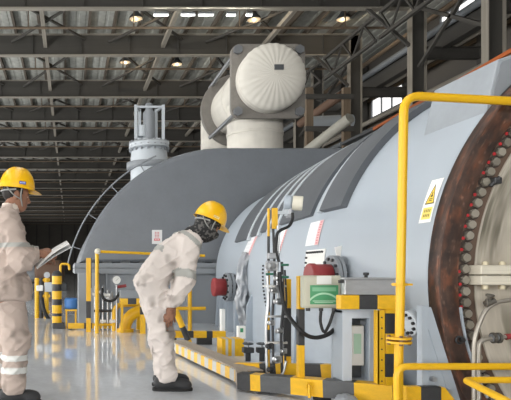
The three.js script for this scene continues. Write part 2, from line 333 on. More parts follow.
{
  const lat = (pts, seg = 128) => { const g = lathe(pts, seg); g.rotateX(-Math.PI / 2); return g.translate(AX, AY, 0); };   // y of the profile becomes -z (depth)
  const shell = lat([[1.3, 4.06], [RC - 0.03, 4.06], [RC, 4.09], [RC, 6.0], [Rd(11.0), 11.0], [Rd(11.0) - 0.03, 11.04], [1.1, 11.06]]);
  lmesh('shell', shell, MT.casing, turn);
  // brown end flange with a step down to the bolt seat
  const brownMap = tex(512, (u, v) => {
    const st = fbm(u * 40, v * 3, 40, 61, 4), bl = fbm(u * 12, v * 5, 12, 67), q = 0.52 + 0.72 * bl + 0.55 * (st - 0.5);
    const rust = Math.max(0, Math.min(1, (fbm(u * 20, v * 4, 20, 71) - 0.5) * 5)), pale = Math.max(0, (fbm(u * 60, v * 12, 60, 75, 2) - 0.66) * 2.2);
    return [(80 + 30 * rust) * q + 60 * pale, (58 + 10 * rust) * q + 56 * pale, (48 + 0 * rust) * q + 52 * pale];
  });
  brownMap.repeat.set(5, 2.5);
  const brown = mat(white, 0.55, 0.1, { map: brownMap, bumpMap: brownMap, bumpScale: 0.002 });
  lmesh('end_flange', lat([[1.685, 3.96], [1.7, 3.94], [RC - 0.01, 3.94], [RC + 0.005, 3.955], [RC + 0.005, 4.055], [1.3, 4.055]], 160), brown, turn);
  lmesh('bolt_seat', lat([[1.5, 3.99], [1.685, 3.985], [1.688, 4.03], [1.3, 4.04]], 160), mat(white, 0.6, 0.1, { map: mottled([96, 76, 62], 0.4, 81, 8) }), turn);
  lmesh('pale_edge_strip', shellArc(1.69, 1.703, -27, -6, 3.925, 3.96, 30, 0.002), MT.blueGrey, turn);  // pale strip along part of the flange's inner edge
  // cover plate: shallow dished, dusty beige
  const coverMap = tex(512, (u, v) => { const q = 0.86 + 0.2 * fbm(u * 10, v * 4, 10, 91) + (fbm(u * 80, v * 30, 80, 95, 2) - 0.5) * 0.12, s = Math.max(0, fbm(u * 14, v * 5, 14, 97) - 0.62) * 1.6; return [188 * (q - s), 180 * (q - s), 166 * (q - s * 1.1)]; });
  lmesh('end_cover', lat([[0.0, 4.06], [0.9, 4.05], [1.37, 4.01], [1.49, 3.985], [1.56, 3.965], [1.565, 3.99]], 96), mat(white, 0.6, 0, { map: coverMap, bumpMap: coverMap, bumpScale: 0.004 }), turn);
  // 138 studs with nuts, red inspection dabs beside many of them
  const R = 1.632, n = 138;
  const nut = merge([new THREE.CylinderGeometry(0.032, 0.032, 0.012, 6), new THREE.CylinderGeometry(0.026, 0.028, 0.01, 14).translate(0, 0.011, 0)]);
  nut.rotateX(Math.PI / 2);
  const dab = new THREE.CylinderGeometry(0.011, 0.012, 0.005, 7); dab.rotateX(Math.PI / 2);
  const shadow_ring = new THREE.CylinderGeometry(0.041, 0.041, 0.006, 16).translate(0, -0.009, 0); shadow_ring.rotateX(Math.PI / 2);
  const shadowRingMat = mat(0x3d332c, 0.7);  // dark disc under each nut: the recess shadow put in as colour
  const nm = [mat(0x8d877b, 0.5, 0.3), mat(0x7c766c, 0.55, 0.3), mat(0x9a9488, 0.5, 0.3)];
  for (let i = 0; i < n; i++) {
    const a = i / n * Math.PI * 2, m = new THREE.Mesh(nut, nm[Math.floor(rnd() * 3)]);
    m.name = 'bolt'; m.castShadow = m.receiveShadow = true;
    m.position.set(-R * Math.cos(a), AY + R * Math.sin(a), -3.974 + 4.0); m.rotation.z = rnd() * 1.0; turn.add(m);
    { const w = new THREE.Mesh(shadow_ring, shadowRingMat); w.name = 'shadow_ring'; w.castShadow = w.receiveShadow = true; m.add(w); }
    if (rnd() < 0.65) {
      const k = new THREE.Mesh(dab, MT.redMark); k.name = 'paint_dab'; k.castShadow = k.receiveShadow = true;
      const rr = 0.038, b = -a + Math.PI + 0.5 + 0.3 * rnd() - m.rotation.z; k.position.set(rr * Math.cos(b), rr * Math.sin(b), -0.007); m.add(k);
    }
  }
  // horizontal joint flange of the cover with its bolts
  const jy = 0.967;
  lmesh('joint_flange', [span(2.645, 5.8, jy - 0.065, jy - 0.003, -3.86, -4.06, 0.008), span(2.645, 5.8, jy + 0.003, jy + 0.065, -3.86, -4.06, 0.008)], mat(white, 0.5, 0, { map: mottled([206, 200, 184], 0.14, 99) }), turn);
  for (let i = 0; i < 28; i++) {
    const x = 2.7 + i * 0.11;
    lmesh('joint_bolt', [new THREE.CylinderGeometry(0.019, 0.019, 0.02, 6).translate(x, jy + 0.075, -3.9), new THREE.CylinderGeometry(0.021, 0.021, 0.028, 6).translate(x, jy - 0.079, -3.9), new THREE.CylinderGeometry(0.011, 0.011, 0.18, 8).translate(x, jy, -3.9)], mat(0xc9bfa4, 0.5, 0.2), turn);
  }
  lmesh('lifting_eye', [new THREE.TorusGeometry(0.022, 0.008, 8, 16).translate(at(459, 340, 3.93).x, at(459, 340, 3.93).y, -3.925), new THREE.CylinderGeometry(0.016, 0.016, 0.03, 8).rotateX(Math.PI / 2).translate(at(462, 340, 3.93).x, at(462, 340, 3.93).y, -3.93)], MT.darkSteel, turn);
  lmesh('cover_clamp', [box(0.05, 0.045, 0.07, at(495, 181, 3.95).x, at(495, 181, 3.95).y, -3.95, 0.008), rod(at(490, 186, 3.94), at(500, 177, 3.92), 0.012)], MT.darkSteel, turn);
  // dark cladding bands, pale straps between them
  const band = (d0, d1, a0, thick = 0.035) => lmesh('cladding_band', coneArc(-0.005, thick, a0, 150, d0, d1), MT.cladding, turn);
  band(8.86, 9.7, 18); band(8.33, 8.74, 19); band(7.86, 8.22, 19.5); band(7.5, 7.74, 20); band(6.3, 7.38, 20.5); band(5.5, 5.98, 20.5, 0.06);
  const strap = (d0, d1, a0) => lmesh('strap', coneArc(-0.005, 0.045, a0, 150, d0, d1), MT.paleGrey, turn);
  strap(8.75, 8.85, 17); strap(8.23, 8.32, 18); strap(7.75, 7.85, 18.5); strap(7.39, 7.49, 19); strap(6.0, 6.09, 20.5);
  // raised cover box on the upper shoulder
  const bx = [[2.815, 2.04], [2.905, 2.43], [3.2, 2.53], [4.247, 2.9], [4.247, 2.4], [3.2, 2.2]];
  lmesh('shoulder_box', poly(bx, 0.7, 0.008).translate(0, 0, -4.78), mat(white, 0.45, 0, { map: mottled([148, 154, 160], 0.1, 4) }), turn);
  lmesh('box_end_plate', poly([[2.845, 2.1], [2.925, 2.41], [3.2, 2.51], [4.247, 2.86], [4.247, 2.4], [3.2, 2.2]], 0.008).translate(0, 0, -4.071), MT.midGrey, turn);
  // circular blank flange at the lower left of the end
  const bf = at(414, 322, 4.07), dir = V(-1, -0.25, 0.15).normalize();
  lmesh('blank_flange', [aim(lathe([[0, 0.05], [0.08, 0.05], [0.085, 0.045], [0.085, 0], [0.05, 0], [0.05, -0.3], [0, -0.3]], 28), bf, dir)], MT.paleGrey, turn);
  { const g = []; for (let i = 0; i < 10; i++) { const a = i / 10 * 6.283; g.push(new THREE.CylinderGeometry(0.011, 0.011, 0.02, 6).translate(0.064 * Math.cos(a), 0.055, 0.064 * Math.sin(a))); } for (const q of g) lmesh('flange_bolt', aim(q, bf, dir), MT.black, turn); }
  // support foot: gusset plates and base under the front of the casing
  const gx = at(425, 400, 3.92).x;
  lmesh('foot_plate', span(gx - 0.03, gx + 0.01, -0.2, at(425, 306, 3.92).y, -3.9, -3.96), MT.blueGrey, turn);
  lmesh('gusset', [poly([[gx, 0.74], [gx + 0.21, 0.08], [gx + 0.27, -0.2], [gx, -0.2]], 0.02).translate(0, 0, -3.935), bar(V(gx + 0.005, 0.75, -3.92), V(gx + 0.215, 0.08, -3.92), 0.02, 0.06)], MT.blueGrey, turn);
  for (const [px, py] of [[433, 379], [448, 392]]) lmesh('gusset_bolt', aim(new THREE.CylinderGeometry(0.018, 0.018, 0.04, 6), at(px, py, 3.9), V(0, 0, 1)), MT.silver, turn);
  // vertical skirt plate under the casing side, stiffened at the far end
  const xs = d => AX - Rd(d) + 0.03;
  lmesh('skirt', bar(V(xs(4.75) + 0.03, 0.31, -4.75), V(xs(6) + 0.03, 0.31, -6.02), 0.06, 0.62), MT.casing, turn);
  lmesh('skirt', bar(V(xs(6) + 0.03, 0.31, -6), V(xs(10.9) + 0.03, 0.31, -10.9), 0.06, 0.62), MT.casing, turn);
  for (const d of [10.7, 10.4, 10.1, 9.75, 9.2, 8.9, 8.5, 7.4, 6.4])
    lmesh('web_plate', poly([[-0.1, 0.0], [-0.08, 0.5], [-0.01, 0.66], [0.01, 0.66], [0.01, 0.0]], 0.03).translate(xs(d), 0, -d), MT.blueGrey, turn);
}
// the red capped stubs on the side of the casing
function stub(label, d, y, r, len, capR, capLen) {
  const z = -d, x0 = AX - Math.sqrt(Rd(d) ** 2 - (y - AY) ** 2);
  const t = thing('capped_nozzle', label, 'nozzle', [x0, y, z]);
  mesh('neck', rod(V(0.1, 0, 0), V(-len, 0, 0), r * 0.6, r * 0.6, 24), MT.darkGrey, t);
  mesh('flange', merge([rod(V(-len * 0.35, 0, 0), V(-len * 0.6, 0, 0), r, r, 32), rod(V(-len * 0.68, 0, 0), V(-len * 0.95, 0, 0), r, r, 32)]), MT.midGrey, t);
  for (let i = 0; i < 12; i++) { const a = i / 12 * 6.283 + 0.13; mesh('flange_bolt', rod(V(-len * 1.1, r * 0.83 * Math.sin(a), r * 0.83 * Math.cos(a)), V(-len * 0.2, r * 0.83 * Math.sin(a), r * 0.83 * Math.cos(a)), r * 0.085, r * 0.085, 6), MT.darkSteel, t); }
  mesh('red_cap', aim(lathe([[0, capLen], [capR * 0.94, capLen], [capR, capLen - 0.012], [capR, capLen * 0.72], [capR * 0.93, capLen * 0.68], [capR * 0.93, 0], [0, 0]], 32), V(-len, 0, 0), V(-1, 0, 0)), MT.red, t);
  return t;
}
stub('red capped bolted nozzle on the casing side nearest the bending man', 9.45, 0.73, 0.225, 0.17, 0.145, 0.19);
stub('red capped nozzle behind the green labelled junction box', 5.35, 0.94, 0.19, 0.11, 0.12, 0.19);

// ---------------------------------------------------------------- exhaust hood
{
  const D = 11.2, t = thing('exhaust_hood', 'large dark grey rounded exhaust hood behind the pale casing', 'turbine hood', [AX, 0, -D]);
  const m = M(D), cx = (225 - VPX) * m, cy = EYE - (297 - VPY) * m, R = 150 * m, pts = [];
  const base = EYE - (263 - VPY) * m, w = AX - cx;
  const a0 = Math.asin((base - cy) / R);
  for (let i = 0; i <= 40; i++) { const a = Math.PI - a0 + (Math.PI / 2 - Math.PI + a0) * i / 40; pts.push([cx + R * Math.cos(a) - AX, cy + R * Math.sin(a)]); }
  const right = pts.map(p => [-p[0], p[1]]).reverse(); pts.push(...right);
  mesh('hood_shell', toCreasedNormals(poly(pts, 7, 0.1).translate(0, 0, -7.1), 0.5), MT.hood, t);
  const x0 = pts[0][0];
  mesh('joint_flange', [span(x0 - 0.08, -x0 + 0.08, base - 0.09, base, 0.1, -7.2), span(x0 - 0.08, -x0 + 0.08, base - 0.2, base - 0.1, 0.1, -7.2)], MT.midGrey, t);
  for (let x = x0 + 0.1; x < 1.0; x += 0.34) mesh('joint_bolt', span(x, x + 0.17, base - 0.006, base + 0.035, 0.02, 0.09), MT.darkGrey, t);
  mesh('base_wall', span(x0 + 0.1, -x0 - 0.1, 0, base - 0.2, -0.1, -7.0), MT.baseGrey, t);
  for (let x = x0 + 0.5; x < 1; x += 0.75) mesh('base_rib', span(x, x + 0.03, 0, base - 0.2, -0.1, 0.04), MT.baseGrey, t);
  mesh('base_box', span(x0 - 0.02, x0 + 0.32, 0.03, base - 0.18, 0.35, -0.2, 0.01), MT.baseGrey, t);
  const ca = []; for (let i = 0; i <= 24; i++) { const a = Math.PI - a0 + 0.02 - i / 24 * 0.95; ca.push(V(cx - AX + (R + 0.2) * Math.cos(a), cy + (R + 0.2) * Math.sin(a), -0.6)); }
  mesh('conduit', tube(ca, 0.018, 6, 60), MT.midGrey, t);
  for (const i of [3, 9, 15, 21]) { const p = ca[i], q = V(p.x - (p.x - (cx - AX)) * 0.085, p.y - (p.y - cy) * 0.085, -0.6); mesh('conduit_bracket', rod(p, q, 0.012, 0.012, 6), MT.midGrey, t); }
}
// ---------------------------------------------------------------- cross-over pipe above the hood
{
  const Y = 5.05, t = thing('crossover_pipe', 'cream lagged crossover pipe with domed end and square tie plate above the hood', 'pipe', [AX, 3.3, -13.6]);
  const lagMap = tex(256, (u, v) => { const q = 0.9 + 0.16 * fbm(u * 6, v * 6, 6, 111) + 0.06 * (fbm(u * 48, v * 4, 48, 113, 2) - 0.5); return [220 * q, 216 * q, 206 * q]; });
  const lag = mat(white, 0.75, 0, { map: lagMap, bumpMap: lagMap, bumpScale: 0.01 });
  const tie = mat(white, 0.6, 0, { map: mottled([128, 124, 118], 0.2, 117) });
  // dome of radial gores
  const r = 0.70, N = 28, pos = [], idx = [], nr = 10;
  for (let i = 0; i <= nr; i++) for (let j = 0; j < N * 4; j++) {
    const f = i / nr, a = j / (N * 4) * Math.PI * 2, fold = 0.011 * Math.abs(Math.sin(a * N / 2)) * Math.sin(f * Math.PI * 0.5 + 0.15);
    const rr = r * Math.sin(f * Math.PI / 2) + fold * f, h = 0.26 * Math.cos(f * Math.PI / 2) + fold;
    pos.push(rr * Math.cos(a), rr * Math.sin(a), h);
  }
  for (let i = 0; i < nr; i++) for (let j = 0; j < N * 4; j++) { const k = N * 4, a = i * k + j, b = i * k + (j + 1) % k; idx.push(a, a + k, b, b, a + k, b + k); }
  const dome = new THREE.BufferGeometry(); dome.setAttribute('position', new THREE.Float32BufferAttribute(pos, 3)); dome.setIndex(idx); dome.computeVertexNormals();
  lmesh('dome', [dome.translate(AX, Y, -12.6), rod(V(AX, Y, -12.6), V(AX, Y, -12.85), r + 0.004, r + 0.004, 48)], lag, t);
  lmesh('name_plate', box(0.19, 0.11, 0.03, AX + 0.05, Y + 0.12, -12.335), MT.darkGrey, t);
  const plate = (d, h, c, nm) => {
    const s = new THREE.Shape(); const q = h - c;
    s.moveTo(-q, -h); s.lineTo(q, -h); s.absarc(q, -q, c, -Math.PI / 2, 0); s.lineTo(h, q); s.absarc(q, q, c, 0, Math.PI / 2); s.lineTo(-q, h); s.absarc(-q, q, c, Math.PI / 2, Math.PI); s.lineTo(-h, -q); s.absarc(-q, -q, c, Math.PI, Math.PI * 1.5);
    return lmesh(nm, new THREE.ExtrudeGeometry(s, { depth: 0.08, bevelEnabled: true, bevelSize: 0.01, bevelThickness: 0.01, bevelSegments: 1 }).translate(AX, Y, -d), tie, t);
  };
  plate(12.95, 0.79, 0.2, 'tie_plate'); 
  lmesh('ring_flange', rod(V(AX, Y, -15.2), V(AX, Y, -15.35), 0.92, 0.92, 48), tie, t);
  lmesh('main_run', [rod(V(AX, Y, -12.9), V(AX, Y, -16.3), 0.68, 0.68, 48)], lag, t);
  lmesh('rear_elbow', [new THREE.SphereGeometry(0.68, 32, 20).translate(AX, Y, -16.3), rod(V(AX, Y, -16.3), V(AX, 3.3, -16.3), 0.68, 0.68, 40)], lag, t);
  for (const z of [14.1]) lmesh('lagging_band', rod(V(AX, Y, -z), V(AX, Y, -z - 0.06), 0.69, 0.69, 48), lag, t);
  lmesh('down_leg', [rod(V(AX, Y, -13.8), V(AX, 3.3, -13.8), 0.62, 0.62, 48)], lag, t);
  lmesh('leg_band', [rod(V(AX, Y - 0.92, -13.8), V(AX, Y - 0.98, -13.8), 0.635, 0.635, 48)], lag, t);
  for (const [sx, sy] of [[-1, 1], [-1, -1], [1, 1], [1, -1]]) {
    lmesh('tie_rod', rod(V(AX + sx * 0.66, Y + sy * 0.66, -12.8), V(AX + sx * 0.64, Y + sy * 0.64, -15.45), 0.05, 0.05, 10), MT.steel, t);
    lmesh('rod_nut', [rod(V(AX + sx * 0.66, Y + sy * 0.66, -12.78), V(AX + sx * 0.66, Y + sy * 0.66, -12.86), 0.1, 0.1, 6)], MT.steel, t);
  }
}
// ---------------------------------------------------------------- relief vent with cage on the hood's left shoulder
{
  const D = 15, p = at(149, 180, D), t = thing('relief_vent', 'grey bolted vent stack with an open cage of posts behind the hood', 'vent', [p.x, 3.2, -D]);
  const Y = py => EYE - (py - VPY) * M(D), m = M(D);
  const y0 = 3.2;
  mesh('stack', lathe([[0.46, 0], [0.46, Y(158) - y0], [0.44, Y(152) - y0], [0.44, Y(146) - y0], [0, Y(146) - y0]], 32), MT.paleGrey, t);
  mesh('lower_flange', lathe([[0.45, Y(169) - y0], [0.56, Y(169) - y0], [0.56, Y(163) - y0], [0.45, Y(163) - y0]], 32), MT.midGrey, t);
  mesh('upper_flange', lathe([[0, Y(150) - y0], [0.5, Y(150) - y0], [0.5, Y(147) - y0], [0.47, Y(146.5) - y0], [0.5, Y(146) - y0], [0.5, Y(143) - y0], [0, Y(143) - y0]], 32), MT.paleGrey, t);
  for (let i = 0; i < 18; i++) { const a = i / 18 * 6.283; mesh('flange_bolt', rod(V(0.47 * Math.cos(a), Y(152) - y0, 0.47 * Math.sin(a)), V(0.47 * Math.cos(a), Y(141.5) - y0, 0.47 * Math.sin(a)), 0.028, 0.028, 6), MT.midGrey, t); }
  for (const [x, z] of [[-0.34, 0.1], [0.34, 0.1], [-0.2, -0.3], [0.22, -0.3]]) mesh('cage_post', box(0.07, Y(106) - Y(143), 0.07, x, (Y(106) + Y(143)) / 2 - y0, z), MT.paleGrey, t);
  mesh('cage_bar', [box(0.75, 0.05, 0.05, 0, Y(108) - y0, 0.1), box(0.75, 0.05, 0.05, 0, Y(140) - y0, 0.1), bar(V(-0.34, Y(108) - y0, 0.1), V(-0.2, Y(108) - y0, -0.3), 0.05, 0.05), bar(V(0.34, Y(108) - y0, 0.1), V(0.22, Y(108) - y0, -0.3), 0.05, 0.05)], MT.paleGrey, t);
  mesh('spindle', lathe([[0, Y(104) - y0], [0.09, Y(104) - y0], [0.09, Y(110) - y0], [0.15, Y(113) - y0], [0.15, Y(142) - y0], [0, Y(142) - y0]].reverse(), 20), MT.midGrey, t);
  mesh('weight', rod(V(-0.18, Y(126) - y0, 0.0), V(-0.18, Y(137) - y0, 0), 0.14, 0.14, 16), MT.paleGrey, t);
}
// ---------------------------------------------------------------- striped kerb along the walkway
const Yat = (py, d) => EYE - (py - VPY) * M(d), Xat = (px, d) => (px - VPX) * M(d);
const warnYellow = MT.yellow, warnBlack = mat(white, 0.5, 0, { map: mottled([48, 49, 51], 0.3, 131) }), kerbGrey = mat(white, 0.55, 0, { map: mottled([186, 186, 182], 0.12, 133) }), tanTop = mat(white, 0.6, 0, { map: mottled([158, 146, 132], 0.2, 135) });
{
  const a = V(1.20, 0, -7.35), b = V(1.445, 0, -5.12), t = thing('kerb_beam', 'low kerb with yellow and pale grey stripes along the walkway', 'kerb', a.toArray());
  const L = a.distanceTo(b), yaw = Math.atan2(b.x - a.x, b.z - a.z); t.rotation.y = yaw;      // local +z runs towards the camera
  const n = 20, w = L / n;
  for (let i = 0; i < n; i++) mesh('stripe', box(0.03, 0.1, w - 0.002, 0.015, 0.08, (i + 0.5) * w), i % 2 ? warnYellow : kerbGrey, t);
  mesh('top_plate', box(0.2, 0.014, L, 0.115, 0.137, L / 2, 0.004), tanTop, t);
  mesh('inner_web', box(0.02, 0.1, L, 0.2, 0.08, L / 2), warnBlack, t);
  for (const f of [0.1, 0.5, 0.9]) mesh('foot', box(0.14, 0.03, 0.14, 0.12, 0.015, L * f), MT.black, t);
}
// ---------------------------------------------------------------- welded striped barrier frame around the instruments
const SEG = (t, list, y0, y1, z0, z1, nm = 'beam_segment', r = 0.006) => list.forEach(([x0, x1, m]) => lmesh(nm, span(x0, x1, y0, y1, z0, z1, r), m, t));
const POST = (t, x, z, w, list) => list.forEach(([y0, y1, m]) => lmesh('post_segment', span(x - w / 2, x + w / 2, y0, y1, z - w / 2, z + w / 2, 0.004), m, t));
const bf = thing('barrier_frame', 'yellow and black striped steel frame around the instruments before the casing', 'barrier', [1.46, 0, -4.9]);
{
  const grey = mat(white, 0.5, 0, { map: mottled([78, 80, 82], 0.2, 137) });
  // beams run a little slantwise: they come nearer towards the right
  const slant = (t, list, dA, pxA, dB, pxB, yA, yB, w) => {        // list [px0, px1, material]; yA, yB [low, high] at both ends
    const A = V(Xat(pxA, dA), 0, -dA), B = V(Xat(pxB, dB), 0, -dB);
    const g = px => { let lo = -0.2, hi = 1.2; for (let i = 0; i < 40; i++) { const m = (lo + hi) / 2, x = A.x + (B.x - A.x) * m, z = A.z + (B.z - A.z) * m; (VPX + F * x / -z) < px ? lo = m : hi = m; } return lo; };
    for (const [p0, p1, m] of list) {
      const u0 = g(p0), u1 = g(p1), P = u => A.clone().lerp(B, u), lo = u => yA[0] + (yB[0] - yA[0]) * u, hi = u => yA[1] + (yB[1] - yA[1]) * u, h = (hi(u0) + hi(u1) - lo(u0) - lo(u1)) / 2;
      const a = P(u0), b = P(u1); a.y = (lo(u0) + hi(u0)) / 2; b.y = (lo(u1) + hi(u1)) / 2;
      lmesh('beam_segment', bar(a, b, w, h), m, t);
    }
  };
  const Y1 = 0.15;
  slant(bf, [[240, 253, warnBlack], [253, 263, warnYellow], [263, 293, grey], [293, 325, warnYellow], [325, 356, grey], [356, 394, warnYellow]], 4.98, 240, 4.3, 394, [0.02, Y1], [0.05, 0.18], 0.13);
  for (const [px, d] of [[262, 4.88], [322, 4.6], [380, 4.36]]) lmesh('foot', box(0.1, 0.045, 0.1, Xat(px, d), 0.0225, -d), MT.black, bf);
  { const d = 4.56, x = Xat(309, d); lmesh('hook', [rod(V(x, Y1 - 0.02, -d), V(x, 0.03, -d + 0.01), 0.012), new THREE.TorusGeometry(0.022, 0.008, 8, 14).translate(x, Y1 - 0.03, -d)], warnYellow, bf); }
  slant(bf, [[236, 262, warnYellow], [262, 278, warnBlack], [278, 300, warnYellow], [300, 323, warnBlack], [323, 343, warnYellow], [343, 379, warnBlack]], 5.5, 236, 4.62, 379, [0.03, 0.15], [0.16, 0.27], 0.08);
  { const e = 5.5; lmesh('side_beam', bar(V(Xat(238, e), 0.09, -e), V(Xat(243, 4.95), 0.085, -4.95), 0.09, 0.12), tanTop, bf); }
  // posts: the one behind, and the one carrying the junction box
  const d = 4.72;
  POST(bf, Xat(287, 5.2), -5.2, 0.055, [[0.1, Yat(356, 5.2), warnYellow], [Yat(356, 5.2), Yat(308, 5.2), warnBlack], [Yat(308, 5.2), Yat(279, 5.2), warnYellow]]);
  POST(bf, Xat(300.5, d), -d, 0.05, [[0.14, Yat(345, d), warnYellow], [Yat(345, d), Yat(309, d), warnBlack], [Yat(309, d), Yat(276, d), warnYellow]]);
  // right hand portal with the cross beam
  const h = 4.3, XH = px => Xat(px, h), YH = py => Yat(py, h);
  POST(bf, XH(389), -h, 0.094, [[0.18, YH(376), warnYellow], [YH(376), YH(353), warnBlack], [YH(353), YH(333), warnYellow], [YH(333), YH(313), warnBlack], [YH(313), YH(309), warnYellow]]);
  SEG(bf, [[XH(338), XH(357), warnYellow], [XH(357), XH(375), warnBlack], [XH(375), XH(396), warnYellow]], YH(309), YH(295), -h + 0.04, -h - 0.035);
  lmesh('angle', [span(XH(375), XH(381.5) , YH(383), YH(310), -h + 0.045, -h + 0.038), span(XH(375), XH(375) + 0.008, YH(383), YH(310), -h + 0.045, -h - 0.02)], warnYellow, bf);
  for (let i = 0; i < 7; i++) lmesh('angle_hole', aim(new THREE.CylinderGeometry(0.006, 0.006, 0.004, 8), V(XH(378.5), YH(380 - i * 10.5), -h + 0.046), V(0, 0, 1)), MT.black, bf);
}
// nearer low beam in front of the casing foot
{
  const d = 3.865, t = thing('foot_guard', 'short yellow and black low beam beside the casing foot', 'barrier', [Xat(420, d), 0, -d]), X = px => Xat(px, d);
  SEG(t, [[X(404), X(419), warnYellow], [X(419), X(439), warnBlack]], Yat(402, d), Yat(386, d), -d + 0.028, -d - 0.03);
  lmesh('beam_end', poly([[X(439), Yat(402, d)], [X(439), Yat(387, d)], [X(443), Yat(387, d)], [X(455), Yat(402, d)]], 0.05).translate(0, 0, -d - 0.03), warnYellow, t);
  for (const px of [409, 430]) lmesh('leg', span(X(px) - 0.03, X(px) + 0.03, 0, Yat(402, d), -d - 0.028, -d + 0.02), warnBlack, t);
}
// cabinet inside the frame with the white switch box
{
  const d = 4.52, X = px => Xat(px, d), Y = py => Yat(py, d), t = thing('control_cabinet', 'open pale blue cabinet under the striped cross beam', 'cabinet', [X(358), 0, -d]);
  lmesh('back_panel', span(X(341), X(377), Y(386), Y(310), -d - 0.15, -d - 0.17), MT.blueGrey, t);
  lmesh('side_panel', span(X(368), X(374), Y(386), Y(310), -d + 0.02, -d - 0.15, 0.004), MT.blueGrey, t);
  lmesh('side_panel', span(X(341), X(347), Y(386), Y(310), -d + 0.02, -d - 0.15, 0.004), MT.blueGrey, t);
  lmesh('top_panel', span(X(341), X(374), Y(313), Y(310), -d + 0.02, -d - 0.15), MT.blueGrey, t);
  lmesh('bottom_panel', span(X(341), X(374), Y(386), Y(380), -d + 0.04, -d - 0.15), MT.paleGrey, t);
  lmesh('plinth', span(X(343), X(372), 0, Y(386), -d - 0.02, -d - 0.14), MT.darkGrey, t);
  for (const [a, b, y0, y1] of [[341, 350, 386, 310], [367.5, 374, 386, 310], [350, 367.5, 318, 310], [350, 367.5, 386, 381]]) lmesh('front_frame', span(X(a), X(b), Y(y0), Y(y1), -d + 0.03, -d + 0.02), MT.paleBlue, t);
  lmesh('recess', span(X(350), X(368), Y(380), Y(318), -d - 0.1, -d - 0.14), MT.darkGrey, t);
  const s = thing('switch_box', 'small white box with pale green label inside the open cabinet', 'switch box', [X(358.5), Y(366), -d - 0.06]);
  lmesh('housing', span(X(352), X(365.5), Y(366), Y(326), -d - 0.02, -d - 0.095, 0.006), MT.white, s);
  lmesh('green_label', span(X(355), X(362), Y(354), Y(334), -d - 0.012, -d - 0.022), mat(0xb4d6bf, 0.5), s);
  lmesh('hasp', [span(X(362), X(368), Y(325), Y(321), -d - 0.03, -d - 0.1), rod(V(X(366), Y(322), -d - 0.05), V(X(366), Y(334), -d - 0.04), 0.008)], MT.steel, s);
  const g = mesh('cloth_bundle', (() => { const q = new THREE.SphereGeometry(0.075, 20, 14); const p = q.attributes.position; for (let i = 0; i < p.count; i++) { const x = p.getX(i), y = p.getY(i), z = p.getZ(i), k = 1 + 0.12 * Math.sin(x * 90 + y * 40) * Math.sin(z * 70 + 1); p.setXYZ(i, x * 1.05 * k, y * 0.72 * k, z * k); } q.computeVertexNormals(); return q; })(), MT.midGrey);
  g.position.set(Xat(346, 4.32), 0.055, -4.32); tag(g, 'grey crumpled bundle on the floor left of the low yellow beam', 'bundle');
}
// stainless box on the cross beam
{
  const d = 4.3, X = px => Xat(px, d), Y = py => Yat(py, d), t = thing('stainless_box', 'flat stainless steel box lying on the striped cross beam', 'box', [X(368), Y(295), -d]);
  lmesh('body', span(X(343), X(393), Y(295) + 0.001, Y(279.5), -d + 0.03, -d - 0.03, 0.006), MT.stainless, t);
  lmesh('lid', span(X(342), X(394), Y(279.5), Y(277.5), -d + 0.036, -d - 0.036, 0.004), MT.stainless, t);
  lmesh('knob', aim(lathe([[0.012, 0], [0.012, 0.015], [0.02, 0.018], [0.02, 0.035], [0, 0.037]], 14), V(X(366), Y(277.5), -d), UPV), MT.darkSteel, t);
  lmesh('latch', span(X(338), X(343), Y(283), Y(280), -d + 0.02, -d + 0.0), MT.darkSteel, t);
}
// junction box with green label
{
  const d = 4.6, X = px => Xat(px, d), Y = py => Yat(py, d), t = thing('junction_box', 'cream junction box with green label and white tag on a striped post', 'junction box', [X(320.5), Y(308), -d]);
  const bm = mat(0xb9b8a6, 0.5);
  lmesh('housing', span(X(302), X(339.5), Y(308), Y(275.5), -d + 0.03, -d - 0.045, 0.012), bm, t);
  lmesh('lid', span(X(304), X(338), Y(306.5), Y(277), -d + 0.038, -d + 0.025, 0.004), mat(0xbdbbaa, 0.5), t);
  const label = canvasTex(256, 160, (c, w, h) => { c.fillStyle = '#4f9a6c'; c.fillRect(0, 0, w, h); c.strokeStyle = '#a9d3b4'; c.lineWidth = 16; c.beginPath(); c.arc(128, 250, 180, Math.PI * 1.24, Math.PI * 1.76); c.stroke(); c.fillStyle = '#cfe6d2'; c.fillRect(24, 130, 208, 5); c.fillRect(40, 143, 170, 4); c.fillStyle = '#7fb893'; c.fillRect(20, 18, 216, 34); });
  lmesh('green_label', new THREE.PlaneGeometry(X(336) - X(308), Y(285) - Y(304)).translate((X(336) + X(308)) / 2, (Y(285) + Y(304)) / 2, -d + 0.0395), mat(white, 0.45, 0, { map: label }), t);
  lmesh('white_tag', span(X(314.5), X(329), Y(284), Y(276), -d + 0.044, -d + 0.041), MT.white, t);
  for (const px of [308, 321, 334]) lmesh('cable_gland', rod(V(X(px), Y(308) + 0.004, -d), V(X(px), Y(311), -d), 0.016, 0.016, 10), MT.darkSteel, t);
}
// black cables
{
  const c1 = mesh('black_cable', tube([at(279.5, 272, 4.96), at(281, 290, 4.94), at(286, 311, 4.88), at(297, 327, 4.66), at(307, 335.5, 4.64), at(318, 337.5, 4.64), at(330, 333, 4.65), at(339, 323, 4.67), at(343.5, 309, 4.68)], 0.017, 8, 80), MT.rubber);
  tag(c1, 'long black cable looping low from the instrument stand past the green box', 'cable');
  const c2 = mesh('black_cable', tube([at(321, 310, 4.6), at(320.5, 322, 4.6), at(324, 332, 4.59), at(329, 325, 4.6), at(334, 310, 4.6)], 0.012, 8, 50), MT.rubber);
  tag(c2, 'short black cable hanging in a loop under the green labelled box', 'cable');
}
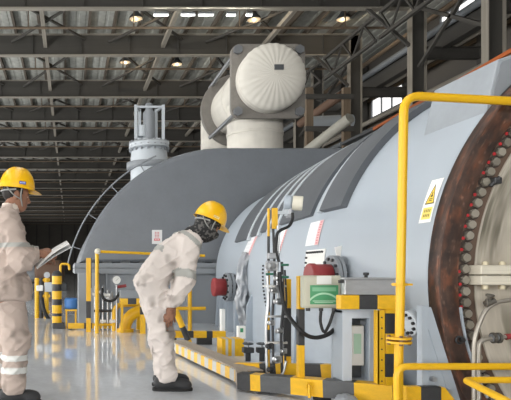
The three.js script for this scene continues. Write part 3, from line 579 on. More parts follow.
// ---------------------------------------------------------------- instrument stand with valves and transmitter
{
  const d = 5.05, X = px => Xat(px, d), Y = py => Yat(py, d), t = thing('instrument_stand', 'slim stand of impulse pipes and silver valves beside the striped post', 'instrument stand', [X(270), 0, -d]);
  lmesh('channel', [span(X(272), X(277.5), Y(229), Y(208), -d + 0.012, -d - 0.012, 0.004)], MT.yellow, t);
  lmesh('pole', [rod(V(X(269.7), 0.02, -d - 0.03), V(X(269.7), Y(208), -d - 0.03), 0.011)], MT.yellow, t);
  for (const [y0, y1] of [[330, 350], [290, 312], [236, 262]]) lmesh('pole_band', rod(V(X(269.7), Y(y1), -d - 0.03), V(X(269.7), Y(y0), -d - 0.03), 0.0115), warnBlack, t);
  lmesh('base_plate', span(X(262), X(284), 0.0, 0.02, -d + 0.05, -d - 0.1), MT.steel, t);
  const pipes = [[272, 229, 376, 0.011], [276, 226, 300, 0.010], [279.5, 262, 378, 0.012], [265.5, 262, 372, 0.012], [283, 270, 360, 0.009]];
  pipes.forEach(([px, a, b, r], i) => { const z = -d + 0.03 + 0.012 * (i % 3); lmesh('impulse_pipe', tube([V(X(px), Y(a), z), V(X(px + 1.5), Y(a + (b - a) * 0.35), z), V(X(px - 1), Y(a + (b - a) * 0.6), z + 0.01), V(X(px + 0.5), Y(b), z)], r, 8, 28), i % 2 ? MT.silver : MT.darkSteel, t); });
  const valve = (px, py, s, m) => {
    const p = V(X(px), Y(py), -d + 0.06);
    const v = lmesh('valve', [aim(lathe([[0, 0], [s, 0], [s, s * 0.7], [s * 0.6, s * 0.8], [s * 0.6, s * 1.8], [s * 0.9, s * 1.9], [s * 0.9, s * 2.3], [0, s * 2.3]], 14), p, V(-0.8, 0, 0.5)), box(s * 1.6, s * 2.4, s * 1.5, p.x + s * 0.3, p.y, p.z - s * 0.3, s * 0.2)], m, t);
    return v;
  };
  valve(271, 266, 0.032, MT.stainless); valve(277, 278, 0.024, MT.silver); valve(272, 290, 0.022, MT.silver); valve(277, 301, 0.024, MT.silver); valve(270, 322, 0.02, MT.silver); valve(278, 330, 0.022, MT.silver); valve(268, 345, 0.02, MT.darkSteel); valve(276, 358, 0.024, MT.silver); valve(270, 368, 0.022, MT.darkSteel); valve(282, 350, 0.018, MT.silver);
  lmesh('manifold', [box(0.09, 0.05, 0.06, X(272), Y(256), -d + 0.03, 0.006), box(0.05, 0.09, 0.05, X(268), Y(266), -d + 0.04, 0.006)], MT.steel, t);
  for (const [px, py] of [[281, 265], [266, 274], [281, 277]]) lmesh('green_handle', [rod(V(X(px) - 0.03, Y(py), -d + 0.09), V(X(px) + 0.03, Y(py), -d + 0.09), 0.01, 0.01, 8)], mat(0x2f6b55, 0.5), t);
  lmesh('drain_loop', tube([V(X(266), Y(372), -d + 0.05), V(X(272), Y(378), -d + 0.07), V(X(280), Y(372), -d + 0.06), V(X(284), Y(360), -d + 0.05)], 0.012, 8, 24), MT.silver, t);
  lmesh('tie_clamp', [span(X(264), X(285), Y(317), Y(315), -d + 0.06, -d), span(X(264), X(285), Y(343), Y(341), -d + 0.06, -d), span(X(263), X(284), Y(287), Y(285), -d + 0.06, -d)], MT.silver, t);
  lmesh('bracket_arm', [span(X(277), X(288), Y(214), Y(211), -d + 0.01, -d - 0.02), span(X(285), X(292), Y(216), Y(209), -d + 0.015, -d - 0.02, 0.004)], MT.paleGrey, t);
  const q = at(292, 203, d), tr = thing('transmitter', 'grey and cream cylindrical transmitter on top of the instrument stand', 'transmitter', q.toArray());
  const dir = V(0.93, -0.1, 0.36).normalize();
  mesh('housing', aim(lathe([[0, -0.065], [0.058, -0.063], [0.063, -0.055], [0.063, -0.012], [0.056, -0.008], [0.056, 0.004], [0, 0.004]], 28), V(0, 0, 0), dir), MT.blueGrey, tr);
  mesh('cap', aim(lathe([[0, 0.004], [0.06, 0.004], [0.062, 0.012], [0.062, 0.078], [0.057, 0.085], [0.05, 0.085], [0.048, 0.076], [0, 0.076]], 28), V(0, 0, 0), dir), MT.cream, tr);
  mesh('display_glass', aim(new THREE.CylinderGeometry(0.047, 0.047, 0.004, 24), dir.clone().multiplyScalar(0.078), dir), mat(0x5b5f58, 0.2), tr);
  mesh('stem', [rod(V(-0.01, -0.05, 0), V(-0.02, -0.11, 0), 0.026, 0.022, 14), box(0.05, 0.03, 0.05, -0.02, -0.11, 0, 0.005)], MT.steel, tr);
  const c = mesh('black_cable', tube([at(292.5, 213, d - 0.02), at(292.5, 219, d - 0.03), at(289, 226, d - 0.04), at(281, 230, d - 0.05), at(277, 235, d - 0.05), at(276, 250, d - 0.05), at(279, 262, d - 0.06)], 0.013, 8, 60), MT.rubber);
  tag(c, 'black cable curving down from the transmitter onto the stand', 'cable');
}
// ---------------------------------------------------------------- yellow guard pipes round the end flange
{
  const d = 3.8, t = thing('pipe_guard', 'tall yellow pipe hoop with bolted coupling before the brown flange', 'guard rail', [Xat(399, d), 0, -d]);
  const top = Yat(95.5, d);
  lmesh('upper_pipe', bentPipe([V(Xat(399.5, d), Yat(338.5, d), -d), V(Xat(404, d), top, -d), V(3.0, top - 0.04, -d - 0.02), V(6.25, top - 0.14, -d + 0.05), V(6.25, 0.0, -d + 0.05)], 0.027, 0.11, 20), MT.yellow, t);
  lmesh('lower_pipe', rod(V(Xat(398, d), 0.0, -d), V(Xat(399, d), Yat(341, d), -d), 0.027, 0.027, 20), MT.yellow, t);
  for (const py of [338, 342]) lmesh('coupling_flange', rod(V(Xat(399, d), Yat(py + 1, d), -d), V(Xat(399, d), Yat(py - 1, d), -d), 0.074, 0.074, 28), MT.yellow, t);
  for (let i = 0; i < 4; i++) { const a = i * 1.571 + 0.3; lmesh('coupling_bolt', rod(V(Xat(399, d) + 0.058 * Math.cos(a), Yat(345, d), -d + 0.058 * Math.sin(a)), V(Xat(399, d) + 0.058 * Math.cos(a), Yat(335, d), -d + 0.058 * Math.sin(a)), 0.01, 0.01, 6), MT.brown, t); }
  lmesh('clamp', [rod(V(Xat(399.5, d), Yat(286, d), -d), V(Xat(399.5, d), Yat(283, d), -d), 0.04, 0.04, 20), span(Xat(393, d), Xat(411, d), Yat(285.5, d), Yat(283.5, d), -d - 0.02, -d + 0.02)], MT.yellow, t);
  const e = 3.62, r = thing('low_guard_rail', 'low yellow rail running right from the base of the tall pipe hoop', 'guard rail', [Xat(398, e), 0, -e]);
  const ry = Yat(366.5, e);
  lmesh('rail', bentPipe([V(Xat(397, e), 0, -e), V(Xat(397, e), ry, -e), V(6.2, ry, -e), V(6.2, 0, -e)], 0.021, 0.07, 16), MT.yellow, r);
  const s = thing('pit_guard_rail', 'bent yellow tube rail at the lower right corner of the view', 'guard rail', [2.2, 0, -3.3]);
  const y = 0.395;
  lmesh('rail', bentPipe([V(6.15, y, -3.3), V(2.17, y, -3.3), V(2.0, y, -2.72), V(2.0, 0, -2.72)], 0.018, 0.05, 14), MT.yellow, s);
  lmesh('lower_rail', bentPipe([V(6.15, 0, -3.24), V(6.15, 0.395, -3.24), V(6.1, 0.395, -3.3)], 0.018, 0.03, 12), MT.yellow, s);
  lmesh('stop_plate', span(2.14, 2.34, 0.27, 0.36, -2.93, -2.96, 0.005), MT.yellow, s);
  lmesh('stop_post', span(2.3, 2.34, 0, 0.3, -2.98, -2.96), MT.yellow, s);
}
// bare steel tubes before the cover
{
  const d = 3.72, p1 = mesh('steel_tube', [bentPipe([at(474, 412, d), at(474, 336, d), at(488, 303, d), at(540, 296, d - 0.02)], 0.0135, 0.09, 14)], mat(0x9a958c, 0.4, 0.6));
  tag(p1, 'bare steel tube bending up to the valve before the beige cover', 'pipe');
  const q = at(489, 302, d), v = thing('tube_valve', 'small dark valve on the upper steel tube before the beige cover', 'valve', q.toArray());
  mesh('body', [rod(V(-0.03, -0.02, 0), V(0.045, 0.012, 0), 0.03, 0.03, 12), aim(lathe([[0.018, 0], [0.018, 0.04], [0.034, 0.042], [0.034, 0.056], [0, 0.056]], 14), V(0, 0.01, 0), V(0, 1, 0.3)), new THREE.TorusGeometry(0.032, 0.008, 8, 16).rotateY(1.2).translate(-0.02, -0.01, 0)].map(g => g.scale(0.72, 0.72, 0.72)), mat(0x6a665f, 0.45, 0.5), v);
  const p2 = mesh('steel_tube', [bentPipe([at(478.7, 412, d + 0.03), at(478.7, 340, d + 0.03), at(545, 332, d + 0.03)], 0.0135, 0.045, 14)], mat(0xa5a097, 0.4, 0.6));
  tag(p2, 'bare steel tube turning right towards the red coupling', 'pipe');
  const w = at(496, 338, d + 0.03), c = thing('tube_coupling', 'ringed steel coupling with red end on the lower steel tube', 'coupling', w.toArray());
  mesh('body', [rod(V(-0.03, 0, 0), V(0.03, 0.004, 0), 0.024, 0.024, 14)], MT.steel, c);
  for (const x of [-0.016, 0.016]) mesh('ring', rod(V(x - 0.007, 0, 0), V(x + 0.007, 0.001, 0), 0.034, 0.034, 18), mat(0x6a665f, 0.45, 0.5), c);
  mesh('red_end', rod(V(0.06, 0.006, 0), V(0.1, 0.012, 0), 0.019, 0.017, 14), MT.red, c);
}
// ---------------------------------------------------------------- notices and stickers on the casing
function wrapSheet(a0, a1, d0, d1, d0b, d1b, m, nm) {     // thin sheet lying on the casing, its depths shifting from a0 to a1
  const n = 10, pos = [], uv = [], idx = [], t4 = 0.004;
  for (let i = 0; i <= n; i++) { const f = i / n, a = a0 + (a1 - a0) * f; for (const [k, d] of [[0, d1 + (d1b - d1) * f], [1, d0 + (d0b - d0) * f]]) { const p = onCasing(a, d, Rd(d) + t4); pos.push(p.x, p.y, p.z); uv.push(k, f); } }
  for (let i = 0; i < n; i++) { const a = 2 * i; idx.push(a, a + 1, a + 2, a + 2, a + 1, a + 3); }
  const g = new THREE.BufferGeometry(); g.setAttribute('position', new THREE.Float32BufferAttribute(pos, 3)); g.setAttribute('uv', new THREE.Float32BufferAttribute(uv, 2)); g.setIndex(idx); g.computeVertexNormals();
  return mesh(nm, g, m);
}
{
  const warn = canvasTex(256, 400, (c, w, h) => {
    c.fillStyle = '#f1f0ea'; c.fillRect(0, 0, w, h);
    c.fillStyle = '#2a2620'; c.beginPath(); c.moveTo(128, 40); c.lineTo(226, 232); c.lineTo(30, 232); c.closePath(); c.fill();
    c.fillStyle = '#e8c94e'; c.beginPath(); c.moveTo(128, 66); c.lineTo(206, 222); c.lineTo(50, 222); c.closePath(); c.fill();
    c.fillStyle = '#4a3d20'; c.fillRect(92, 180, 72, 8); c.fillRect(96, 196, 64, 8); c.fillRect(120, 120, 18, 50); c.fillRect(104, 150, 50, 14);
    c.fillStyle = '#efd873'; c.fillRect(30, 262, 196, 108); c.fillStyle = '#8a7a3a'; for (let i = 0; i < 4; i++) { c.fillRect(62 + i * 36, 280, 24, 26); c.fillRect(62 + i * 36, 324, 24, 24); }
  });
  tag(wrapSheet(12.5, 22.5, 4.1, 4.24, 4.1, 4.24, mat(white, 0.5, 0, { map: warn }), 'warning_sign'), 'white sticker with yellow warning triangle beside the brown flange', 'sign');
  const paper = k => canvasTex(128, 256, (c, w, h) => {
    c.fillStyle = '#e6e8ea'; c.fillRect(0, 0, w, h); c.fillStyle = '#e3b7b8'; c.fillRect(w * 0.72, 0, w * 0.28, h); c.fillStyle = '#c9777c'; for (let i = 0; i < 9; i++) c.fillRect(w * 0.78, 14 + i * 27, w * 0.14, 12);
    c.fillStyle = '#b9bec4'; for (let i = 0; i < 14; i++) if ((i * k) % 3) c.fillRect(14, 12 + i * 17, w * 0.5, 3);
  });
  tag(wrapSheet(10, 18, 5.92, 6.28, 5.92, 6.28, mat(white, 0.55, 0, { map: paper(1) }), 'notice_sheet'), 'white and pink notice sheet above the red cap behind the green box', 'notice');
  tag(wrapSheet(9.5, 18, 7.12, 7.34, 7.06, 7.28, mat(white, 0.55, 0, { map: paper(2) }), 'notice_sheet'), 'white and pink notice sheet just right of the instrument stand', 'notice');
  tag(wrapSheet(9.5, 18.5, 8.6, 9.05, 8.4, 8.85, mat(white, 0.55, 0, { map: paper(4) }), 'notice_sheet'), 'white and pink notice sheet above the foil wrapped pipe', 'notice');
  // bolted seam plates: rows of dark studs down the casing
  const seam = thing('bolted_seam', 'vertical row of black studs down the casing beside the instrument stand', 'studs', onCasing(0, 7.8).toArray(), 0);
  for (let i = 0; i < 12; i++) lmesh('stud', aim(new THREE.CylinderGeometry(0.014, 0.014, 0.02, 6), onCasing(4 - i * 1.55, 7.8, Rd(7.8) + 0.008), onCasing(4 - i * 1.55, 7.8, 1).sub(V(AX, AY, -7.8))), MT.black, seam);
  const p = thing('stud_plate', 'white plate edged with black studs above the nearer red cap', 'plate', onCasing(3, 5.95).toArray(), 0);
  { const sheet = coneArc(0.001, 0.01, -5, 8.5, 5.72, 6.2, 10); lmesh('plate', sheet, MT.white, p); }
  for (let i = 0; i < 8; i++) lmesh('stud', aim(new THREE.CylinderGeometry(0.012, 0.012, 0.02, 6), onCasing(7.6, 5.77 + i * 0.055, Rd(5.77 + i * 0.055) + 0.016), onCasing(7.6, 5.77 + i * 0.055, 1).sub(V(AX, AY, -5.77 - i * 0.055))), MT.black, p);
  for (let i = 0; i < 6; i++) lmesh('stud', aim(new THREE.CylinderGeometry(0.012, 0.012, 0.02, 6), onCasing(6 - i * 1.6, 6.16, Rd(6.16) + 0.016), onCasing(6 - i * 1.6, 6.16, 1).sub(V(AX, AY, -6.16))), MT.black, p);
  const q = thing('lifting_lug', 'thin white upright plate on the casing right of the red cap', 'lug', onCasing(5, 5.4).toArray(), 0);
  lmesh('plate', poly([[0, 0.08], [0.08, 0.10], [0.1, -0.12], [0.06, -0.2]].map(([x, y]) => [onCasing(6, 5.4).x - 0.05 + x, onCasing(6, 5.4).y + y]), 0.015).translate(0, 0, -5.41), MT.white, q);
  // sign on the hood
  const hs = canvasTex(128, 160, (c, w, h) => { c.fillStyle = '#dcdcdc'; c.fillRect(0, 0, w, h); c.fillStyle = '#c98a8c'; for (let i = 0; i < 4; i++) { c.fillRect(34, 20 + i * 18, 24, 12); c.fillRect(66, 20 + i * 18, 26, 12); } c.fillStyle = '#cc5257'; c.fillRect(24, 98, 78, 26); c.fillStyle = '#e8d8d8'; c.fillRect(34, 106, 14, 10); c.fillRect(56, 106, 14, 10); c.fillRect(78, 106, 14, 10); });
  const D = 11.2, w = 10 * M(D), h = 14 * M(D), c = at(157, 237, D), sg = thing('hood_notice', 'small white notice with red lettering on the dark hood', 'sign', [c.x, c.y - h / 2, -11.195]);
  mesh('board', box(w, h, 0.008, 0, h / 2, 0), MT.white, sg);
  mesh('print', new THREE.PlaneGeometry(w * 0.97, h * 0.97).translate(0, h / 2, 0.0045), mat(white, 0.5, 0, { map: hs }), sg);
}
// ---------------------------------------------------------------- rails and piping before the hood base
function stripedPost(name, label, px, d, yTop, w, bands, round) {
  const x = Xat(px, d), t = thing(name, label, 'post', [x, 0, -d]);
  const cut = [0, ...bands.map(b => Yat(b[0], d)), Yat(yTop, d)];
  for (let i = 0; i + 1 < cut.length; i++) {
    const m = i === 0 ? bands[0][2] || MT.black : bands[i - 1][1];
    mesh('band', round ? new THREE.CylinderGeometry(w / 2, w / 2, cut[i + 1] - cut[i], 20).translate(0, (cut[i] + cut[i + 1]) / 2, 0) : box(w, cut[i + 1] - cut[i], w, 0, (cut[i] + cut[i + 1]) / 2, 0), m, t);
  }
  return t;
}
{
  const Yl = MT.yellow, B = warnBlack;
  const b = stripedPost('striped_bollard', 'thick round yellow and black bollard at the far left', 57, 10.3, 276, 0.17, [[323, Yl, B], [316, B], [313, Yl], [305, B], [299, Yl], [291, B], [284, Yl]], true);
  mesh('cap', lathe([[0.09, Yat(276, 10.3)], [0.09, Yat(274, 10.3)], [0.05, Yat(271, 10.3)], [0, Yat(270.5, 10.3)]], 20), B, b);
  mesh('base', box(0.2, 0.1, 0.2, 0.03, 0.05, 0.0, 0.01), B, b);
  stripedPost('striped_post', 'slim yellow and black square post before the hood base', 88.5, 9.7, 258, 0.075, [[318, B, Yl], [301, Yl]], false);
  { const p = scene.children[scene.children.length - 1]; mesh('side_stripe', box(0.012, Yat(258, 9.7) - Yat(288, 9.7), 0.076, 0.043, (Yat(258, 9.7) + Yat(288, 9.7)) / 2, 0), B, p); }
  // handrail in front of the hood
  const d = 9.5, t = thing('handrail', 'thin yellow handrail along the front of the hood', 'handrail', [Xat(97, d), 0, -d]);
  const ry = Yat(251.5, d);
  mesh('post', rod(V(0, 0, 0), V(0, ry, 0), 0.03, 0.03, 12), Yl, t);
  mesh('elbow', new THREE.SphereGeometry(0.05, 16, 12).translate(0.01, ry, 0), MT.cream, t);
  const xe = Xat(209, d) - Xat(97, d), xp = Xat(193, d) - Xat(97, d);
  mesh('rail', rod(V(0, ry, 0), V(xe, ry - 0.06, -0.3), 0.022, 0.022, 10), Yl, t);
  mesh('post', rod(V(xp, 0, -0.25), V(xp, ry - 0.05, -0.25), 0.034, 0.034, 12), Yl, t);
  mesh('mid_rail', rod(V(xp - 0.3, Yat(309.5, d), -0.25), V(xe, Yat(309.5, d), -0.25), 0.03, 0.03, 10), Yl, t);
  // fat pipes
  const e = 9.9, X = px => Xat(px, e), Y = py => Yat(py, e);
  const p1 = thing('yellow_pipe', 'yellow pipe arching out of the floor before the hood base', 'pipe', [X(115), 0, -e]);
  lmesh('run', bentPipe([V(X(114.5), 0, -e), V(X(114.5), Y(305), -e), V(X(140), Y(304), -e), V(X(140), 0, -e - 0.2)], 0.042, 0.14, 16), Yl, p1);
  const p2 = thing('yellow_elbow', 'fat yellow pipe elbow rising beside the bending man', 'pipe', [X(124), 0, -e + 0.1]);
  lmesh('run', bentPipe([V(X(124), 0, -e + 0.18), V(X(124), Y(319), -e + 0.18), V(X(137), Y(309), -e + 0.2), V(X(152), Y(309), -e + 0.2)], 0.095, 0.17, 18), Yl, p2);
  lmesh('base_flange', rod(V(X(124), 0, -e + 0.18), V(X(124), 0.05, -e + 0.18), 0.14, 0.14, 24), Yl, p2);
  // small cabinet on striped legs
  const c = thing('gauge_cabinet', 'small grey box on a yellow and black stand before the hood', 'box', [X(128), 0, -e + 0.2]);
  const q = -e + 0.5;
  lmesh('box', span(X(118), X(137), Y(297), Y(289), q, q - 0.25, 0.01), MT.midGrey, c);
  lmesh('stand_beam', span(X(118), X(125), Y(302.5), Y(297), q, q - 0.2), Yl, c);
  lmesh('stand_beam', span(X(125), X(133), Y(302.5), Y(297), q, q - 0.2), B, c);
  lmesh('stand_beam', span(X(133), X(141), Y(302.5), Y(297), q, q - 0.2), Yl, c);
  for (const [px, m, y0, y1] of [[137, Yl, 0, 0.3], [137, B, 0.3, 0.42], [137, Yl, 0.42, 0.47]]) lmesh('leg', span(X(px), X(px) + 0.08, y0, y1, q - 0.02, q - 0.1), m, c);
  lmesh('leg', span(X(119), X(119) + 0.04, 0, 0.47, q - 0.14, q - 0.18), Yl, c);
  // gauge and valve rack
  const g = thing('pressure_gauge', 'round white pressure gauge above the small grey box', 'gauge', [X(116), Y(285), -e + 0.12]);
  mesh('case', aim(lathe([[0, -0.03], [0.07, -0.03], [0.078, -0.02], [0.078, 0.02], [0.068, 0.022], [0.066, 0.012], [0, 0.012]], 24), V(0, 0.085, 0), V(0, 0, 1)), MT.steel, g);
  mesh('dial', aim(new THREE.CylinderGeometry(0.066, 0.066, 0.004, 24), V(0, 0.085, 0.014), V(0, 0, 1)), MT.white, g);
  mesh('needle', bar(V(-0.015, 0.07, 0.019), V(0.03, 0.115, 0.019), 0.008, 0.003), MT.black, g);
  mesh('stem', rod(V(0, -Y(285) + 0.0, 0), V(0, 0.02, 0), 0.013, 0.013, 8), MT.silver, g);
  const r = thing('valve_rack', 'rack of small silver valves between the striped post and the grey box', 'valves', [X(104), 0, -e]);
  const pipesAt = [[95, 286], [99, 284], [103, 286], [108, 290], [112, 292]];
  for (const [px, py] of pipesAt) {
    lmesh('pipe', rod(V(X(px), 0, -e - 0.05), V(X(px), Y(py), -e - 0.05), 0.014, 0.014, 8), MT.silver, r);
    lmesh('valve', [box(0.07, 0.06, 0.06, X(px), Y(py + 8), -e - 0.03, 0.01), rod(V(X(px), Y(py + 6), -e), V(X(px), Y(py), -e + 0.03), 0.02, 0.014, 8)], MT.stainless, r);
  }
  for (const [px, py] of [[95.5, 294], [107, 295], [103, 321], [112, 321]]) lmesh('white_tag', box(0.1, 0.05, 0.05, X(px), Y(py), -e + 0.03, 0.01), MT.white, r);
  for (const py of [311, 325]) lmesh('crossbar', [rod(V(X(94), Y(py), -e - 0.03), V(X(112.5), Y(py), -e - 0.03), 0.022, 0.022, 8)], py === 311 ? B : Yl, r);
  lmesh('red_handle', rod(V(X(117), Y(287), -e + 0.03), V(X(126), Y(285.5), -e + 0.03), 0.025, 0.025, 8), MT.red, r);
  const h = mesh('black_cable', tube([at(102, 288, e - 0.1), at(103, 298, e - 0.12), at(110, 301, e - 0.14), at(116, 298, e - 0.14), at(120, 292, e - 0.14)], 0.022, 8, 40), MT.rubber);
  tag(h, 'black hose sagging between the valves and the small grey box', 'cable');
  // blue container and low skid at the left of the hood base
  const k = thing('blue_drum', 'small blue can beside the thick striped bollard', 'can', [Xat(71, 10.3), 0, -10.3]);
  mesh('body', lathe([[0, Yat(309, 10.3)], [0.11, Yat(309, 10.3)], [0.115, Yat(306, 10.3)], [0.115, Yat(300, 10.3)], [0.1, Yat(298, 10.3)], [0, Yat(298, 10.3)]], 20), MT.blue, k);
  mesh('stand', [box(0.2, 0.03, 0.2, 0, Yat(309, 10.3) - 0.015, 0), box(0.03, Yat(309, 10.3), 0.03, -0.08, Yat(309, 10.3) / 2 - 0.015, 0), box(0.03, Yat(309, 10.3), 0.03, 0.08, Yat(309, 10.3) / 2 - 0.015, 0)], Yl, k);
  const sk = thing('skid_beam', 'low yellow and black beam on the floor before the hood base', 'beam', [Xat(66, 10.05), 0, -10.05]);
  for (const [x0, x1, m] of [[68, 84, Yl], [84, 92, B], [92, 112, Yl], [112, 118, B]]) lmesh('beam_segment', span(Xat(x0, 10.05), Xat(x1, 10.05), 0.02, 0.11, -10.03, -10.1), m, sk);
  for (const px of [70, 115]) lmesh('foot', box(0.06, 0.02, 0.06, Xat(px, 10.05), 0.01, -10.06), B, sk);
  // yellow bracket pipe near the bollard
  const br = thing('yellow_pipe', 'thin yellow pipe bent over beside the bollard top', 'pipe', [Xat(61, 10.6), 0, -10.6]);
  lmesh('run', bentPipe([V(Xat(60.5, 10.6), 0, -10.6), V(Xat(60.5, 10.6), Yat(264, 10.6), -10.6), V(Xat(69, 10.6), Yat(264, 10.6), -10.6), V(Xat(69.5, 10.6), Yat(270, 10.6), -10.6)], 0.022, 0.05, 10), Yl, br);
  // far yellow frames
  const fr = thing('instrument_station', 'distant yellow pipe frame with instruments behind the bollard', 'frame', [Xat(43, 12.5), 0, -12.5]), w = 12.5;
  for (const px of [37, 41, 46.5]) lmesh('post', rod(V(Xat(px, w), 0, -w), V(Xat(px, w), Yat(278, w), -w), 0.05, 0.05, 10), px === 41 ? B : Yl, fr);
  for (const py of [280, 296, 312]) lmesh('crossbar', rod(V(Xat(36, w), Yat(py, w), -w), V(Xat(50, w), Yat(py, w), -w), 0.035, 0.035, 8), Yl, fr);
  lmesh('instrument', [box(0.16, 0.2, 0.1, Xat(48.5, w), Yat(287, w), -w + 0.06, 0.02)], MT.paleGrey, fr);
  lmesh('instrument', [box(0.14, 0.12, 0.1, Xat(40, w), Yat(288, w), -w + 0.08, 0.02)], MT.white, fr);
  lmesh('gauge', [aim(new THREE.CylinderGeometry(0.065, 0.065, 0.06, 16), at(47, 275, w), V(0, 0, 1)), rod(at(47, 275, w), at(47, 282, w), 0.02)], MT.steel, fr);
  lmesh('hose', tube([at(42, 300, w - 0.1), at(44, 310, w - 0.15), at(48, 318, w - 0.15), at(52, 322, w - 0.1)], 0.04, 8, 20), MT.rubber, fr);
  const pm = thing('far_pump', 'distant dark brown pump unit behind the held papers', 'pump', [Xat(50, 30), 0, -30]);
  mesh('casing', [aim(lathe([[0, -0.7], [0.55, -0.65], [0.6, -0.5], [0.6, 0.5], [0.5, 0.65], [0, 0.7]], 24), V(0, 0.9, 0), V(1, 0, 0.2))], MT.brown, pm);
  mesh('bedplate', box(1.7, 0.35, 1.0, 0, 0.175, 0, 0.03), MT.darkGrey, pm);
  mesh('motor', [aim(lathe([[0, -0.4], [0.35, -0.4], [0.35, 0.4], [0, 0.4]], 20), V(-0.9, 0.75, 0), V(1, 0, 0)), box(0.25, 0.2, 0.3, -0.9, 1.15, 0, 0.02)], MT.midGrey, pm);
}
// ---------------------------------------------------------------- items between the bending man and the casing
{
  const Yl = MT.yellow, B = warnBlack;
  const d = 8.0, X = px => Xat(px, d), Y = py => Yat(py, d);
  const b = thing('low_barrier', 'low yellow and black bar behind the striped kerb', 'barrier', [X(196), 0, -d]);
  for (const [x0, x1, m] of [[170, 184, Yl], [184, 193, B], [193, 206, Yl], [206, 212, B], [212, 225, Yl]]) lmesh('bar_segment', span(X(x0), X(x1), Y(337.5), Y(331), -d + 0.04, -d - 0.04), m, b);
  lmesh('bar_segment', span(X(198), X(213), Y(345), Y(338), -d - 0.05, -d - 0.1), B, b);
  for (const px of [173, 222]) lmesh('foot', span(X(px) - 0.04, X(px) + 0.04, 0, Y(338) + 0.003, -d - 0.04, -d + 0.04), B, b);
  const s = thing('leaning_bar', 'striped bar leaning beside the bending man', 'bar', at(190, 343, 7.9).toArray());
  const p0 = at(190, 345, 7.85), p1 = at(175.5, 310, 7.85), L = (f) => p0.clone().lerp(p1, f);
  for (const [f0, f1, m] of [[0, 0.14, Yl], [0.14, 0.52, B], [0.52, 1, Yl]]) lmesh('bar_segment', rod(L(f0), L(f1), 0.04, 0.04, 10), m, s);
  const e = 7.1, XE = px => Xat(px, e), k = thing('striped_block', 'yellow block with grey stripes below the red capped nozzle', 'block', [XE(231), 0, -e]);
  for (const [x0, x1, m] of [[219.5, 223, Yl], [223, 225.5, kerbGrey], [225.5, 229, Yl], [229, 232, kerbGrey], [232, 241, Yl]]) lmesh('block_segment', span(XE(x0), XE(x1), 0, Yat(338, e), -e + 0.12, -e - 0.12), m, k);
  // foil wrapped pipe hanging on the casing side
  const f = 8.72, fm = mat(0x9da1a6, 0.42, 0.25), pts = [at(248.5, 254, f), at(244, 263, f), at(242, 275, f), at(243.5, 288, f), at(241, 302, f), at(244, 316, f), at(246, 324, f)];
  const g = tube(pts, 0.075, 40, 80);
  { const p = g.attributes.position, n = g.attributes.normal, uv = g.attributes.uv; for (let i = 0; i < p.count; i++) { const a = uv.getY(i) * Math.PI * 2, u = uv.getX(i), k2 = 0.013 * Math.sin(5 * a + u * 9) + 0.009 * Math.sin(8 * a - u * 14 + 1) + 0.006 * Math.sin(u * 46 + 2 * a); p.setXYZ(i, p.getX(i) + n.getX(i) * k2, p.getY(i) + n.getY(i) * k2, p.getZ(i) + n.getZ(i) * k2); } g.computeVertexNormals(); }
  tag(mesh('foil_wrapped_pipe', g, fm), 'crumpled silver foil wrapped pipe on the casing side', 'pipe');
  const q = 7.4, t = thing('tag_box', 'tiny white box with green mark below the foil wrapped pipe', 'switch box', [Xat(241.5, q), 0, -q]);
  lmesh('housing', span(Xat(237.5, q), Xat(245, q), Yat(338.5, q), Yat(326, q), -q + 0.03, -q - 0.05, 0.006), MT.white, t);
  lmesh('green_mark', span(Xat(239.5, q), Xat(242.5, q), Yat(332, q), Yat(328, q), -q + 0.034, -q + 0.03), MT.green, t);
  lmesh('stand', rod(V(Xat(241.5, q), 0, -q), V(Xat(241.5, q), Yat(338, q), -q), 0.012, 0.012, 8), MT.steel, t);
  const u = thing('terminal_box', 'narrow pale box fixed between the ribs under the red capped nozzle', 'switch box', [Xat(222, 8.6), 0, -8.6]);
  lmesh('housing', span(Xat(220.5, 8.6), Xat(224.5, 8.6), 0.12, Yat(309, 8.6), -8.55, -8.65, 0.006), MT.white, u);
  lmesh('stand', span(Xat(221.5, 8.6), Xat(223.5, 8.6), 0, 0.12, -8.58, -8.62), MT.steel, u);
  for (const [px, py, l] of [[248, 352, 'small dark valve on the floor below the white tag box'], [262, 358, 'small dark valve on the floor left of the instrument stand']]) {
    const z = 6.6, v = thing('drain_valve', l, 'valve', [Xat(px, z), 0, -z]);
    mesh('body', [rod(V(0, 0, 0), V(0, 0.1, 0), 0.03, 0.03, 12), box(0.12, 0.06, 0.07, 0, 0.12, 0, 0.01)], MT.darkSteel, v);
    mesh('handwheel', new THREE.TorusGeometry(0.05, 0.01, 8, 18).rotateX(1.57).translate(0, 0.19, 0), MT.darkGrey, v);
    mesh('stem', rod(V(0, 0.14, 0), V(0, 0.2, 0), 0.01, 0.01, 8), MT.steel, v);
  }
}
